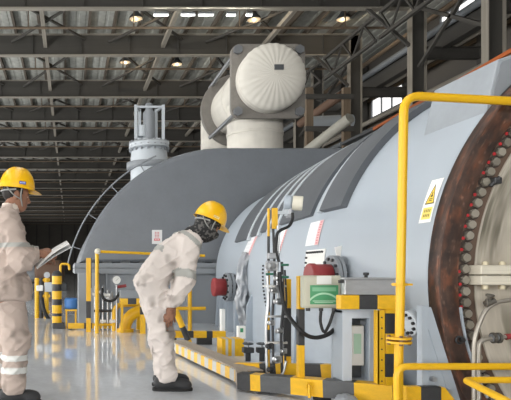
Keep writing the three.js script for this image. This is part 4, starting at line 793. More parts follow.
// ---------------------------------------------------------------- platform and pipes to the right behind the casing
{
  const t = thing('service_platform', 'steel platform with orange edge beam behind the casing', 'platform', [10, 0, -15]);
  const x = 8.9, y = EYE + 0.478 * x;
  lmesh('edge_beam', bar(at(520, 46, 11.6), at(374, 129, 17.6), 0.07, 0.08), MT.orange, t);
  lmesh('deck', span(x + 0.1, x + 2.4, y - 0.1, y - 0.02, -10.5, -20), MT.darkGrey, t);
  for (const z of [-10.7, -14, -17.4]) { lmesh('post', span(x + 0.1, x + 0.3, 0, y - 0.1, z - 0.1, z + 0.1), MT.beamWeb, t); lmesh('post', span(x + 2.1, x + 2.3, 0, y - 0.1, z - 0.1, z + 0.1), MT.beamWeb, t); }
  const pale = mat(white, 0.6, 0, { map: mottled([172, 170, 160], 0.15, 151) });
  const rk = thing('pipe_rack', 'rack of slanting pipes between steel posts right of the domed crossover pipe', 'pipe rack', [Xat(325, 24), 0, -24]);
  lmesh('pale_pipe', rod(at(306, 152, 24), at(350, 118, 22), 0.2, 0.2, 16), pale, rk);
  lmesh('brown_pipe', rod(at(300, 124, 30), at(343, 94, 27), 0.2, 0.2, 16), MT.brown, rk);
  lmesh('level_pipe', rod(at(308, 123, 26), at(352, 121, 26), 0.28, 0.28, 16), MT.paleGrey, rk);
  for (const px of [309, 346]) lmesh('post', [span(Xat(px - 3.5, 25), Xat(px + 3.5, 25), 0, Yat(88, 25), -24.9, -25.1)], MT.rustySteel, rk);
  for (const py of [100, 132]) lmesh('bearer', span(Xat(304, 25), Xat(352, 25), Yat(py, 25), Yat(py, 25) + 0.2, -24.8, -24.9), MT.beamWeb, rk);
}
// ---------------------------------------------------------------- people
function hash3(i, j, k) { return hash2(i, j, k * 7 + 3); }
function noise3(x, y, z) {
  const i = Math.floor(x), j = Math.floor(y), k = Math.floor(z), u = x - i, v = y - j, w = z - k, a = u * u * (3 - 2 * u), b = v * v * (3 - 2 * v), c = w * w * (3 - 2 * w);
  const L = (p, q, t) => p + (q - p) * t;
  return L(L(L(hash3(i, j, k), hash3(i + 1, j, k), a), L(hash3(i, j + 1, k), hash3(i + 1, j + 1, k), a), b), L(L(hash3(i, j, k + 1), hash3(i + 1, j, k + 1), a), L(hash3(i, j + 1, k + 1), hash3(i + 1, j + 1, k + 1), a), b), c);
}
// tapered capsule, ellipsoid, smooth union
const cap = (a, b, ra, rb) => { const dx = b[0] - a[0], dy = b[1] - a[1], dz = b[2] - a[2], q = 1 / (dx * dx + dy * dy + dz * dz + 1e-9); return (x, y, z) => { let t = ((x - a[0]) * dx + (y - a[1]) * dy + (z - a[2]) * dz) * q; t = t < 0 ? 0 : t > 1 ? 1 : t; const ex = x - a[0] - dx * t, ey = y - a[1] - dy * t, ez = z - a[2] - dz * t; return Math.sqrt(ex * ex + ey * ey + ez * ez) - (ra + (rb - ra) * t); }; };
const ell = (c, r) => (x, y, z) => { const a = (x - c[0]) / r[0], b = (y - c[1]) / r[1], d = (z - c[2]) / r[2], k0 = Math.sqrt(a * a + b * b + d * d), k1 = Math.sqrt(a * a / r[0] ** 2 + b * b / r[1] ** 2 + d * d / r[2] ** 2); return k1 < 1e-9 ? -Math.min(...r) : k0 * (k0 - 1) / k1; };
const smin = (a, b, k) => { const h = Math.max(k - Math.abs(a - b), 0) / k; return Math.min(a, b) - h * h * k * 0.25; };
const union = (list, k) => (x, y, z) => { let d = 1e9; for (const f of list) d = smin(d, f(x, y, z), k); return d; };
function surface(sdf, lo, hi, cell) {                     // surface nets: welded, smooth mesh of sdf = 0
  const n = [0, 1, 2].map(i => Math.ceil((hi[i] - lo[i]) / cell) + 1), [nx, ny, nz] = n, f = new Float32Array(nx * ny * nz), id = (i, j, k) => i + nx * (j + ny * k);
  for (let k = 0; k < nz; k++) for (let j = 0; j < ny; j++) for (let i = 0; i < nx; i++) f[id(i, j, k)] = sdf(lo[0] + i * cell, lo[1] + j * cell, lo[2] + k * cell);
  const vid = new Int32Array(nx * ny * nz).fill(-1), pos = [], idx = [];
  const C = [[0, 0, 0], [1, 0, 0], [0, 1, 0], [1, 1, 0], [0, 0, 1], [1, 0, 1], [0, 1, 1], [1, 1, 1]], E = [[0, 1], [2, 3], [4, 5], [6, 7], [0, 2], [1, 3], [4, 6], [5, 7], [0, 4], [1, 5], [2, 6], [3, 7]];
  for (let k = 0; k < nz - 1; k++) for (let j = 0; j < ny - 1; j++) for (let i = 0; i < nx - 1; i++) {
    let m = 0; const v = []; for (let c = 0; c < 8; c++) { const q = f[id(i + C[c][0], j + C[c][1], k + C[c][2])]; v.push(q); if (q < 0) m |= 1 << c; }
    if (m === 0 || m === 255) continue;
    let s = [0, 0, 0], t = 0;
    for (const [a, b] of E) if ((v[a] < 0) !== (v[b] < 0)) { const u = v[a] / (v[a] - v[b]); for (let q = 0; q < 3; q++) s[q] += C[a][q] + (C[b][q] - C[a][q]) * u; t++; }
    vid[id(i, j, k)] = pos.length / 3; pos.push(lo[0] + (i + s[0] / t) * cell, lo[1] + (j + s[1] / t) * cell, lo[2] + (k + s[2] / t) * cell);
  }
  const quad = (a, b, c, d, flip) => { if (a < 0 || b < 0 || c < 0 || d < 0) return; flip ? idx.push(a, c, b, a, d, c) : idx.push(a, b, c, a, c, d); };
  for (let k = 1; k < nz - 1; k++) for (let j = 1; j < ny - 1; j++) for (let i = 1; i < nx - 1; i++) {
    const s = f[id(i, j, k)] < 0;
    if (s !== f[id(i + 1, j, k)] < 0) quad(vid[id(i, j - 1, k - 1)], vid[id(i, j, k - 1)], vid[id(i, j, k)], vid[id(i, j - 1, k)], !s);
    if (s !== f[id(i, j + 1, k)] < 0) quad(vid[id(i - 1, j, k - 1)], vid[id(i - 1, j, k)], vid[id(i, j, k)], vid[id(i, j, k - 1)], !s);
    if (s !== f[id(i, j, k + 1)] < 0) quad(vid[id(i - 1, j - 1, k)], vid[id(i, j - 1, k)], vid[id(i, j, k)], vid[id(i - 1, j, k)], !s);
  }
  const g = new THREE.BufferGeometry(); g.setAttribute('position', new THREE.Float32BufferAttribute(pos, 3)); g.setIndex(idx); g.computeVertexNormals(); return g;
}
const lin = c => { const q = new THREE.Color(c); return [q.r, q.g, q.b]; };
function paint(g, fn) { const p = g.attributes.position, c = new Float32Array(p.count * 3); for (let i = 0; i < p.count; i++) { const q = fn(p.getX(i), p.getY(i), p.getZ(i)); c.set(q, i * 3); } g.setAttribute('color', new THREE.BufferAttribute(c, 3)); return g; }
function mergeColored(list) { return mergeGeometries(list.map(g => { const q = g.index ? g.toNonIndexed() : g; for (const k of Object.keys(q.attributes)) if (!['position', 'normal', 'color'].includes(k)) q.deleteAttribute(k); return q; })); }
function lift(g, test, off) {                             // the faces of g inside a region, raised a little: a band sewn on
  const p = g.attributes.position, n = g.attributes.normal, ix = g.index.array, pos = [], nor = [];
  for (let i = 0; i < ix.length; i += 3) {
    let x = 0, y = 0, z = 0; for (let q = 0; q < 3; q++) { x += p.getX(ix[i + q]) / 3; y += p.getY(ix[i + q]) / 3; z += p.getZ(ix[i + q]) / 3; }
    if (!test(x, y, z)) continue;
    for (let q = 0; q < 3; q++) { const k = ix[i + q]; pos.push(p.getX(k) + n.getX(k) * off, p.getY(k) + n.getY(k) * off, p.getZ(k) + n.getZ(k) * off); nor.push(n.getX(k), n.getY(k), n.getZ(k)); }
  }
  const o = new THREE.BufferGeometry(); o.setAttribute('position', new THREE.Float32BufferAttribute(pos, 3)); o.setAttribute('normal', new THREE.Float32BufferAttribute(nor, 3)); return o;
}
const SKIN = lin('#8f6650'), SKIN2 = lin('#7a5341');
// head: looks along +x, centre of the skull at the origin
function headShape() {
  const skull = union([ell([-0.012, 0.03, 0], [0.098, 0.092, 0.076]), ell([0.012, -0.045, 0], [0.072, 0.078, 0.06]), ell([0.045, -0.088, 0], [0.036, 0.028, 0.034])], 0.05);
  const sdf = (x, y, z) => {
    const az = Math.abs(z); let d = skull(x, y, z);
    d = smin(d, cap([0.082, 0.004, 0], [0.104, -0.036, 0], 0.009, 0.014)(x, y, z), 0.018);            // nose
    d = smin(d, ell([0.1, -0.04, 0.012], [0.011, 0.008, 0.009])(x, y, az), 0.01);
    d = smin(d, cap([0.08, 0.018, 0.012], [0.07, 0.02, 0.045], 0.011, 0.009)(x, y, az), 0.02);         // brow
    d = -smin(-d, ell([0.088, -0.002, 0.032], [0.018, 0.012, 0.016])(x, y, az), 0.014);               // eye sockets
    d = smin(d, ell([0.076, -0.002, 0.031], [0.011, 0.011, 0.012])(x, y, az), 0.004);                  // eyes
    d = smin(d, cap([0.083, -0.066, 0], [0.076, -0.066, 0.018], 0.008, 0.005)(x, y, az), 0.008);       // lips
    d = smin(d, cap([0.08, -0.078, 0], [0.074, -0.077, 0.015], 0.008, 0.005)(x, y, az), 0.008);
    d = smin(d, ell([-0.012, -0.012, 0.079], [0.02, 0.034, 0.01])(x, y, az), 0.01);                    // ears
    d = -smin(-d, ell([-0.006, -0.01, 0.092], [0.009, 0.018, 0.008])(x, y, az), 0.006);
    return d;
  };
  const g = surface(sdf, [-0.13, -0.14, -0.105], [0.135, 0.14, 0.105], 0.0045);
  return paint(g, (x, y, z) => { const az = Math.abs(z), eye = Math.hypot((x - 0.085) / 0.012, (y + 0.002) / 0.006, (az - 0.031) / 0.011) < 1; if (eye) return az > 0.026 && az < 0.036 ? lin('#2a1d18') : lin('#d8d0c8'); if (y > 0.014 && y < 0.024 && x > 0.06 && az > 0.012 && az < 0.048) return lin('#2b211d'); if (y > -0.085 && y < -0.06 && x > 0.07 && az < 0.02) return lin('#94594c'); return SKIN; });
}
// hand: wrist at the origin, fingers along +x, back of the hand up (+y), thumb on side s of z
function handShape(s, curl, spread = 1) {
  const parts = [], palm = union([cap([-0.03, 0, 0], [0.02, 0, 0], 0.026, 0.026), cap([0.015, 0, -0.022], [0.085, 0, -0.03], 0.016, 0.014), cap([0.015, 0, 0], [0.09, 0, -0.008], 0.017, 0.014), cap([0.015, 0, 0.016], [0.088, 0, 0.013], 0.017, 0.014), cap([0.01, 0, 0.02], [0.08, 0, 0.033], 0.016, 0.013)], 0.02);
  parts.push(palm);
  const fingers = [[-0.032, 0.066, 0.0085], [-0.011, 0.082, 0.0092], [0.011, 0.088, 0.0095], [0.033, 0.08, 0.0092]];   // little ... index, index on the +z side
  for (const [z, L, r] of fingers) {
    let p = [0.085, 0, z * 0.95], a = 0.25 * curl + 0.05; const seg = [0.42, 0.32, 0.26];
    for (let i = 0; i < 3; i++) { const q = [p[0] + Math.cos(a) * L * seg[i], p[1] - Math.sin(a) * L * seg[i], p[2] + z * 0.12 * spread * seg[i]]; parts.push(cap(p, q, r * (1 - 0.1 * i), r * (0.9 - 0.1 * i))); p = q; a += curl * (i === 0 ? 1.0 : 0.7); }
  }
  { let p = [0.012, -0.006, 0.026], q = [0.045, -0.016, 0.054], r = [0.076, -0.022, 0.062]; parts.push(cap(p, q, 0.016, 0.0115), cap(q, r, 0.0115, 0.009), cap(r, [0.097, -0.028, 0.06], 0.009, 0.0075)); }
  const sdf = (x, y, z) => { let d = 1e9; for (const f of parts) d = smin(d, f(x, y, z * s), 0.006); return d; };
  const g = surface(sdf, [-0.065, -0.13, -0.085], [0.2, 0.05, 0.085], 0.0036);
  return paint(g, (x, y, z) => (noise3(x * 60, y * 60, z * 60) > 0.62 ? SKIN2 : SKIN));
}
function place(g, pos, dir, up) {                         // +x to dir, +y near up
  const X = V(...dir).normalize(), Z = new THREE.Vector3().crossVectors(X, V(...up)).normalize(), Y = new THREE.Vector3().crossVectors(Z, X);
  return g.applyMatrix4(new THREE.Matrix4().makeBasis(X, Y, Z).setPosition(...pos));
}
// clothing and body from one list of bones: [a, b, ra, rb]
const shrink = (bones, s) => bones.map(([a, b, ra, rb]) => cap(a, b, Math.max(0.02, ra - s), Math.max(0.02, rb - s)));
function cloth(bones, k, wrinkle, lo, hi, extra) {
  const f = union(bones.map(b => cap(...b)), k);
  const ridge = (n, p) => Math.pow(1 - Math.abs(2 * n - 1), p);
  const folds = (x, y, z) => wrinkle * (0.4 * (noise3(x * 6, y * 6, z * 6) - 0.5) - 0.75 * ridge(noise3(x * 5 + y * 4 + 3, y * 11 - x * 8, z * 6), 7) - 0.45 * ridge(noise3(x * 9 - y * 8, y * 17 + x * 12, z * 10 + 5), 7));
  return surface((x, y, z) => { let d = f(x, y, z); if (d < 0.06 && d > -0.06) d += folds(x, y, z); return extra ? extra(d, x, y, z) : d; }, lo, hi, 0.0105);
}
const clothMat = new THREE.MeshPhysicalMaterial({ color: 0xffffff, vertexColors: true, roughness: 0.9, sheen: 0.3, sheenRoughness: 0.8 });
const bodyMat = new THREE.MeshStandardMaterial({ color: 0xffffff, vertexColors: true, roughness: 0.6 });
const bandMat = mat(0x9d9d98, 0.5, 0.1), paleBandMat = mat(0xd2d3cf, 0.45, 0.1), bootMat = mat(0x2b2c2e, 0.65), soleMat = mat(0x1c1c1d, 0.8);
function shoe(parent, pos, yaw) {
  const s = new THREE.Group(); s.name = 'shoe'; s.position.set(...pos); s.rotation.y = yaw; parent.add(s);
  const up = union([cap([-0.055, 0.06, 0], [0.02, 0.068, 0], 0.046, 0.05), cap([0.02, 0.066, 0], [0.15, 0.05, 0.004], 0.05, 0.044), cap([0.13, 0.05, 0], [0.175, 0.046, 0.003], 0.046, 0.042), cap([-0.03, 0.06, 0], [-0.02, 0.12, 0], 0.045, 0.05)], 0.03);
  mesh('upper', surface((x, y, z) => Math.max(up(x, y, z * 0.92), 0.014 - y, y - 0.14) + 0.002 * Math.sin(x * 120) * (x > 0.02 && x < 0.1 && y > 0.07 ? 1 : 0), [-0.13, 0.0, -0.08], [0.24, 0.16, 0.08], 0.007), bootMat, s);
  const o = new THREE.Shape(); o.moveTo(-0.1, -0.025); o.quadraticCurveTo(-0.115, 0, -0.1, 0.025); o.quadraticCurveTo(-0.05, 0.042, 0.03, 0.038); o.quadraticCurveTo(0.11, 0.055, 0.17, 0.044); o.quadraticCurveTo(0.222, 0.03, 0.222, 0); o.quadraticCurveTo(0.222, -0.034, 0.17, -0.044); o.quadraticCurveTo(0.1, -0.052, 0.03, -0.038); o.quadraticCurveTo(-0.05, -0.042, -0.1, -0.025);
  mesh('sole', new THREE.ExtrudeGeometry(o, { depth: 0.02, bevelEnabled: true, bevelSize: 0.003, bevelThickness: 0.003, bevelSegments: 1, curveSegments: 8 }).rotateX(-Math.PI / 2).translate(0, 0.003, 0), soleMat, s);
  for (let i = 0; i < 4; i++) mesh('lace', tube([V(0.03 + i * 0.022, 0.098 - i * 0.008, -0.022), V(0.034 + i * 0.022, 0.108 - i * 0.008, 0), V(0.03 + i * 0.022, 0.098 - i * 0.008, 0.022)], 0.0035, 6, 8), MT.darkGrey, s);
  return s;
}
// helmet in the head's frame: looks along +x
function helmet(parent, sticker) {
  const h = new THREE.Group(); h.name = 'helmet'; parent.add(h);
  const mY = new THREE.MeshPhysicalMaterial({ color: 0xf2b90a, roughness: 0.32, clearcoat: 0.4, clearcoatRoughness: 0.25 });
  const N = 64, rings = 22, pos = [], idx = [];
  const outline = a => { const c = Math.cos(a), s = Math.sin(a); return [0.138 * c, 0.116 * s]; };
  for (let i = 0; i <= rings; i++) for (let j = 0; j < N; j++) {
    const a = j / N * Math.PI * 2, [ox, oz] = outline(a);
    if (i <= 17) { const f = i / 17 * Math.PI / 2, r = Math.pow(Math.sin(f), 0.9), y = 0.162 * Math.cos(f); const ridge = Math.abs(oz * r) < 0.017 && i > 0 ? 0.006 * Math.sin(Math.min(1, i / 5) * 1.57) * Math.max(0, 1 - i / 17) : 0; pos.push(ox * r, y + ridge, oz * r); }
    else { const e = (i - 17) / 5, front = Math.pow(Math.max(0, Math.cos(a)), 1.6), out = 1 + e * (0.06 + 0.36 * front); pos.push(ox * out, -0.006 * e - 0.016 * e * e * front - 0.004, oz * (1 + e * (0.07 + 0.1 * front))); }
  }
  const last = rings + 1;                                  // underside and inner shell
  for (let i = 0; i <= 8; i++) for (let j = 0; j < N; j++) {
    const a = j / N * Math.PI * 2, [ox, oz] = outline(a), f = (1 - i / 8) * Math.PI / 2;
    pos.push(ox * 0.965 * Math.sin(f), 0.156 * Math.cos(f) - 0.008, oz * 0.965 * Math.sin(f));
  }
  const total = last + 9;
  for (let i = 0; i + 1 < total; i++) for (let j = 0; j < N; j++) { const a = i * N + j, b = i * N + (j + 1) % N; idx.push(a, b, a + N, b, b + N, a + N); }
  const g = new THREE.BufferGeometry(); g.setAttribute('position', new THREE.Float32BufferAttribute(pos, 3)); g.setIndex(idx); g.computeVertexNormals();
  mesh('shell', g, mY, h);
  if (sticker) { const t = canvasTex(128, 64, (c, w, hh) => { c.fillStyle = '#2f4aa0'; c.fillRect(0, 0, w, hh); c.fillStyle = '#cdd6ee'; for (let i = 0; i < 4; i++) c.fillRect(16 + i * 26, 20, 16, 26); }); mesh('sticker', new THREE.BoxGeometry(0.05, 0.022, 0.003).rotateX(-0.18).translate(0.02, 0.03, 0.1145), mat(white, 0.4, 0, { map: t }), h); }
  else { const t = canvasTex(128, 64, (c, w, hh) => { c.fillStyle = '#e9d9a0'; c.fillRect(0, 0, w, hh); c.fillStyle = '#c08a30'; for (let i = 0; i < 3; i++) c.fillRect(14 + i * 36, 18, 24, 28); }); mesh('sticker', new THREE.BoxGeometry(0.05, 0.018, 0.003).rotateX(-0.18).translate(0.01, 0.022, 0.116), mat(white, 0.4, 0, { map: t }), h); }
  mesh('chin_strap', [tube([V(0.02, -0.01, 0.105), V(0.022, -0.07, 0.088), V(0.045, -0.135, 0.05), V(0.058, -0.15, 0), V(0.045, -0.135, -0.05), V(0.022, -0.07, -0.088), V(0.02, -0.01, -0.105)], 0.006, 6, 40), tube([V(-0.09, -0.01, 0.08), V(-0.04, -0.06, 0.092), V(0.022, -0.09, 0.082)], 0.005, 6, 16), tube([V(-0.09, -0.01, -0.08), V(-0.04, -0.06, -0.092), V(0.022, -0.09, -0.082)], 0.005, 6, 16)], mat(0x8d8d89, 0.7), h);
  mesh('nape_band', tube([V(-0.02, -0.02, 0.092), V(-0.09, -0.03, 0.06), V(-0.118, -0.035, 0), V(-0.09, -0.03, -0.06), V(-0.02, -0.02, -0.092)], 0.007, 6, 24), mat(0x9a9b9a, 0.6), h);
  return h;
}
const capFit = (g, headPos, quat) => { g.position.set(...headPos); g.quaternion.copy(quat); };
const clothTone = (base, stains) => (x, y, z) => {
  const n = noise3(x * 5 + 9, y * 5, z * 5), m = noise3(x * 17, y * 17, z * 17 + 4), b = base.map(c => c * (0.9 + 0.16 * n + 0.08 * (m - 0.5)));
  const s = Math.max(0, Math.min(1, stains(x, y, z, m)));
  const d = lin('#6b625b'); return b.map((c, i) => c + (d[i] - c) * s);
};
const COTTON = lin('#d2c9c3'), KHAKI = lin('#b6a69c');

// the man standing at the left, reading papers
{
  const t = thing('person', 'person in beige work suit and yellow helmet standing at left holding papers', 'person', [-0.455, 0, -4.6], 0.16);
  const neck = [-0.01, 1.45, 0], chest = [-0.035, 1.27, 0], waist = [-0.03, 1.03, 0], pelvis = [-0.035, 0.9, 0];
  const shR = [-0.035, 1.385, 0.185], elR = [0.065, 1.07, 0.225], wrR = [0.2, 1.12, 0.15];
  const shL = [-0.03, 1.385, -0.185], elL = [0.0, 1.10, -0.225], wrL = [0.205, 1.09, -0.1];
  const hipR = [-0.01, 0.88, 0.095], knR = [0.035, 0.49, 0.11], anR = [0.0, 0.1, 0.12];
  const hipL = [-0.05, 0.88, -0.095], knL = [-0.03, 0.49, -0.12], anL = [-0.12, 0.1, -0.13];
  const legs = [[hipR, knR, 0.105, 0.094], [knR, [0.01, 0.13, 0.115], 0.094, 0.083], [hipL, knL, 0.115, 0.092], [knL, [-0.115, 0.13, -0.13], 0.092, 0.083], [[-0.06, 0.9, 0.06], [-0.06, 0.9, -0.06], 0.105, 0.105]];
  const top = [[[-0.055, 0.84, 0.09], [-0.055, 0.84, -0.09], 0.15, 0.15], [[0.01, 0.84, 0.085], [0.01, 0.84, -0.085], 0.145, 0.145], [[-0.035, 1.0, 0.07], [-0.035, 1.0, -0.07], 0.125, 0.125], [[-0.035, 1.26, 0.09], [-0.035, 1.26, -0.09], 0.13, 0.13], [[-0.035, 1.365, 0.15], [-0.035, 1.365, -0.15], 0.078, 0.078], [[-0.02, 1.4, 0], [-0.005, 1.475, 0], 0.085, 0.066], [shR, elR, 0.083, 0.072], [elR, wrR, 0.07, 0.052], [shL, elL, 0.083, 0.072], [elL, wrL, 0.07, 0.052]];
  const tr = cloth(legs, 0.06, 0.02, [-0.3, 0.05, -0.3], [0.2, 1.0, 0.3], (d, x, y) => Math.max(d, 0.075 - y, y - 0.96));
  paint(tr, clothTone(KHAKI, (x, y, z, m) => Math.max(0, Math.min(0.6, (0.6 * m + 0.4 * noise3(x * 9, y * 9, z * 9) - 0.6) * 4))));
  const jk = cloth(top, 0.055, 0.021, [-0.28, 0.7, -0.36], [0.32, 1.56, 0.36], (d, x, y, z) => Math.max(d, 0.775 + 0.012 * Math.sin(z * 30) - y, Math.min(x - 0.195, 0.3) > 0 ? x - 0.2 : -1, -(Math.hypot(x - 0.0, z) - 0.052 + (y < 1.44 ? 0.1 : 0))));
  paint(jk, clothTone(KHAKI, (x, y, z, m) => Math.max(0, Math.min(0.5, (0.6 * m + 0.4 * noise3(x * 9, y * 9, z * 9) - 0.64) * 4))));
  const head = [0.045, 1.575, 0], hq = new THREE.Quaternion().setFromEuler(new THREE.Euler(0, 0.1, -0.16));
  const hm = new THREE.Matrix4().compose(V(...head), hq, V(1, 1, 1));
  const bones = shrink([...legs, ...top], 0.028);
  const inner = surface(union([...bones, cap([-0.015, 1.38, 0], [0.02, 1.53, 0], 0.062, 0.054)], 0.04), [-0.28, 0.06, -0.34], [0.24, 1.6, 0.34], 0.016);
  paint(inner, () => SKIN);
  const hR = place(handShape(1, 0.75), [0.21, 1.122, 0.145], [0.85, 0.2, -0.45], [0.25, 0.85, 0.45]);
  const hL = place(handShape(-1, 0.75), [0.215, 1.09, -0.095], [0.85, 0.1, 0.35], [0.25, 0.85, -0.4]);
  const hg = headShape().applyMatrix4(hm);
  const body = new THREE.Mesh(mergeColored([inner, hg, hR, hL]), bodyMat); body.name = 'body'; body.castShadow = body.receiveShadow = true; t.add(body);
  mesh('trousers', tr, clothMat, t); mesh('jacket', jk, clothMat, t);
  mesh('reflective_band', lift(tr, (x, y) => y > 0.325 && y < 0.37, 0.003), paleBandMat, t);
  mesh('reflective_band', lift(tr, (x, y) => y > 0.235 && y < 0.28, 0.003), paleBandMat, t);
  mesh('reflective_band', lift(jk, (x, y, z) => y > 1.165 && y < 1.2 && Math.abs(z) > 0.15, 0.003), bandMat, t);
  const collar = lathe([[0.062, 0], [0.072, 0.0], [0.07, 0.05], [0.062, 0.052]], 28); mesh('collar', collar.rotateZ(-0.15).translate(-0.002, 1.45, 0), mat(0xcfc4b8, 0.9), t);
  const hair = surface((x, y, z) => { const d = ell([-0.014, 0.022, 0], [0.105, 0.094, 0.083])(x, y, z) + 0.004 * noise3(x * 160, y * 60, z * 160); return Math.max(d, 0.045 - (-x * 0.6 + y) - (x < 0.035 ? 0.105 : 0.0), -(ell([-0.012, -0.012, 0.085], [0.026, 0.04, 0.02])(x, y, Math.abs(z)))); }, [-0.14, -0.12, -0.11], [0.12, 0.13, 0.11], 0.006);
  mesh('hair', hair.applyMatrix4(hm), mat(0x1d1815, 0.7), t);
  const hel = helmet(t, true); const up = V(-0.005, 0.052, 0).applyMatrix4(hm); hel.position.copy(up); hel.quaternion.copy(hq).multiply(new THREE.Quaternion().setFromEuler(new THREE.Euler(0, 0, 0.06)));
  shoe(t, [0.0, 0, 0.12], 0.0); shoe(t, [-0.12, 0, -0.13], -0.1);
}
// papers in the hands
{
  const t = thing('paper_sheets', 'white paper sheets held open by the standing person', 'papers', at(53.5, 256.5, 4.5).toArray());
  const sheet = (dz, tilt, m, bend) => { const g = new THREE.BoxGeometry(0.3, 0.0015, 0.21, 16, 1, 4), p = g.attributes.position; for (let i = 0; i < p.count; i++) { const x = p.getX(i); p.setY(i, p.getY(i) + bend * Math.sin((x + 0.145) / 0.29 * 2.6) + dz); } g.computeVertexNormals(); g.rotateX(0.2); g.rotateZ(tilt); return mesh('sheet', g, m, t); };
  sheet(0.0, 0.54, mat(0xdedfdf, 0.8), 0.012); sheet(0.016, 0.6, mat(0xe8e8e6, 0.8), 0.02);
}
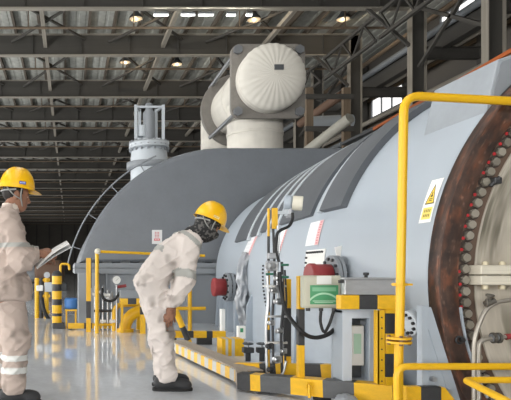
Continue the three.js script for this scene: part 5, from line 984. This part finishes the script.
// the man bending over
{
  const t = thing('person', 'person in stained pale work suit and yellow helmet bending forward towards the casing', 'person', [0.79, 0, -5.08], 0.02);
  const shR = [0.205, 1.225, 0.165], elR = [0.135, 0.925, 0.225], wrR = [0.03, 0.7, 0.19];
  const shL = [0.215, 1.22, -0.165], elL = [0.19, 0.93, -0.24], wrL = [0.12, 0.7, -0.22];
  const hipR = [-0.095, 0.86, 0.09], knR = [-0.03, 0.46, 0.1], anR = [0.0, 0.1, 0.105], hipL = [-0.09, 0.86, -0.09], knL = [0.0, 0.46, -0.105], anL = [0.03, 0.1, -0.115];
  const bones = [
    [hipR, knR, 0.108, 0.088], [knR, [0.005, 0.13, 0.1], 0.088, 0.08], [hipL, knL, 0.115, 0.095], [knL, [0.035, 0.13, -0.115], 0.096, 0.086],
    [[-0.11, 0.9, 0.07], [-0.11, 0.9, -0.07], 0.118, 0.118], [[-0.04, 1.02, 0.07], [-0.04, 1.02, -0.07], 0.116, 0.116], [[0.06, 1.135, 0.08], [0.06, 1.135, -0.08], 0.118, 0.118], [[0.16, 1.215, 0.115], [0.16, 1.215, -0.115], 0.093, 0.093], [[0.19, 1.235, 0], [0.262, 1.3, 0], 0.09, 0.068],
    [shR, elR, 0.078, 0.066], [elR, wrR, 0.064, 0.05], [shL, elL, 0.078, 0.066], [elL, wrL, 0.064, 0.05]];
  const suit = cloth(bones, 0.055, 0.022, [-0.32, 0.05, -0.36], [0.38, 1.42, 0.36], (d, x, y, z) => Math.max(d, 0.07 - y, Math.abs(z) > 0.13 && y < 0.72 && y > 0.5 && Math.hypot(x - 0.07, Math.abs(z) - 0.2) < 0.085 ? 0.695 - y : -1));
  paint(suit, clothTone(COTTON, (x, y, z, m) => { const leg = y < 0.8 ? 1 : 0; const patch = Math.exp(-(((x - 0.04) / 0.07) ** 2 + ((y - 0.5) / 0.14) ** 2)); const e = noise3(x * 9 + 2, y * 9, z * 9), q = leg * (0.55 * patch + 0.15) + (1 - leg) * 0.02; return Math.max(0, Math.min(0.8, (0.6 * m + 0.4 * e + q - 0.72) * 4)); }));
  const head = [0.375, 1.375, 0], hq = new THREE.Quaternion().setFromEuler(new THREE.Euler(0, 0.08, -0.5)), hm = new THREE.Matrix4().compose(V(...head), hq, V(1, 1, 1));
  const inner = surface(union([...shrink(bones, 0.03), cap([0.22, 1.26, 0], [0.345, 1.355, 0], 0.062, 0.056)], 0.04), [-0.3, 0.06, -0.34], [0.46, 1.44, 0.34], 0.016);
  paint(inner, () => SKIN);
  const hR = place(handShape(1, 0.3), [0.025, 0.69, 0.188], [-0.16, -0.98, -0.02], [0.05, 0.02, 1]);
  const hL = place(handShape(-1, 0.3), [0.115, 0.69, -0.22], [-0.1, -0.98, 0.05], [0.05, 0.02, -1]);
  const body = new THREE.Mesh(mergeColored([inner, headShape().applyMatrix4(hm), hR, hL]), bodyMat); body.name = 'body'; body.castShadow = body.receiveShadow = true; t.add(body);
  mesh('work_suit', suit, clothMat, t);
  const along = (a, b, f0, f1, r) => (x, y, z) => { const d = [b[0] - a[0], b[1] - a[1], b[2] - a[2]], q = d[0] ** 2 + d[1] ** 2 + d[2] ** 2, u = ((x - a[0]) * d[0] + (y - a[1]) * d[1] + (z - a[2]) * d[2]) / q; if (u < f0 || u > f1) return false; return Math.hypot(x - a[0] - d[0] * u, y - a[1] - d[1] * u, z - a[2] - d[2] * u) < r; };
  for (const [a, b] of [[shR, elR], [shL, elL]]) mesh('reflective_band', lift(suit, along(a, b, 0.78, 1.0, 0.115), 0.003), bandMat, t);
  mesh('reflective_band', lift(suit, (x, y, z) => { const u = (x - 0.05) * 0.62 + (y - 1.14) * 0.78; return u > -0.05 && u < 0.0 && y > 0.95 && Math.abs(z) < 0.16; }, 0.003), bandMat, t);
  mesh('reflective_band', lift(suit, (x, y, z) => { const u = (x - 0.05) * 0.72 + (y - 1.14) * 0.69; return u > 0.165 && u < 0.205 && Math.abs(z) > 0.06; }, 0.003), bandMat, t);
  // dark knitted hood over head and neck, open round the eyes
  const hood = surface((x, y, z) => { let d = headSdf(x, y, z) - 0.012; const n = cap([-0.01, -0.06, 0], [-0.075, -0.135, 0], 0.072, 0.082)(x, y, z); d = smin(d, n, 0.04) + 0.006 * (noise3(x * 45, y * 45, z * 45) - 0.5); return Math.max(d, -(Math.max(Math.abs(y - 0.004) - 0.019, 0.062 - x)), -(ell([-0.02, 0.0, 0], [0.0001, 0.0001, 0.0001])(x, y, z))); }, [-0.2, -0.24, -0.12], [0.15, 0.15, 0.12], 0.006);
  function headSdf(x, y, z) { return smin(smin(ell([-0.012, 0.03, 0], [0.098, 0.092, 0.078])(x, y, z), ell([0.016, -0.05, 0], [0.078, 0.08, 0.066])(x, y, z), 0.05), cap([0.08, 0.0, 0], [0.1, -0.036, 0], 0.01, 0.014)(x, y, z), 0.03); }
  paint(hood, (x, y, z) => noise3(x * 70, y * 70, z * 70) > 0.6 ? lin('#5a5856') : lin('#242425'));
  mesh('knitted_hood', hood.applyMatrix4(hm), clothMat, t);
  const hel = helmet(t, false); hel.position.copy(V(-0.005, 0.052, 0).applyMatrix4(hm)); hel.quaternion.copy(hq).multiply(new THREE.Quaternion().setFromEuler(new THREE.Euler(0, 0, 0.06)));
  shoe(t, [0.0, 0, 0.105], 0.0); shoe(t, [0.03, 0, -0.115], 0.05);
}
renderer.render(scene, camera);
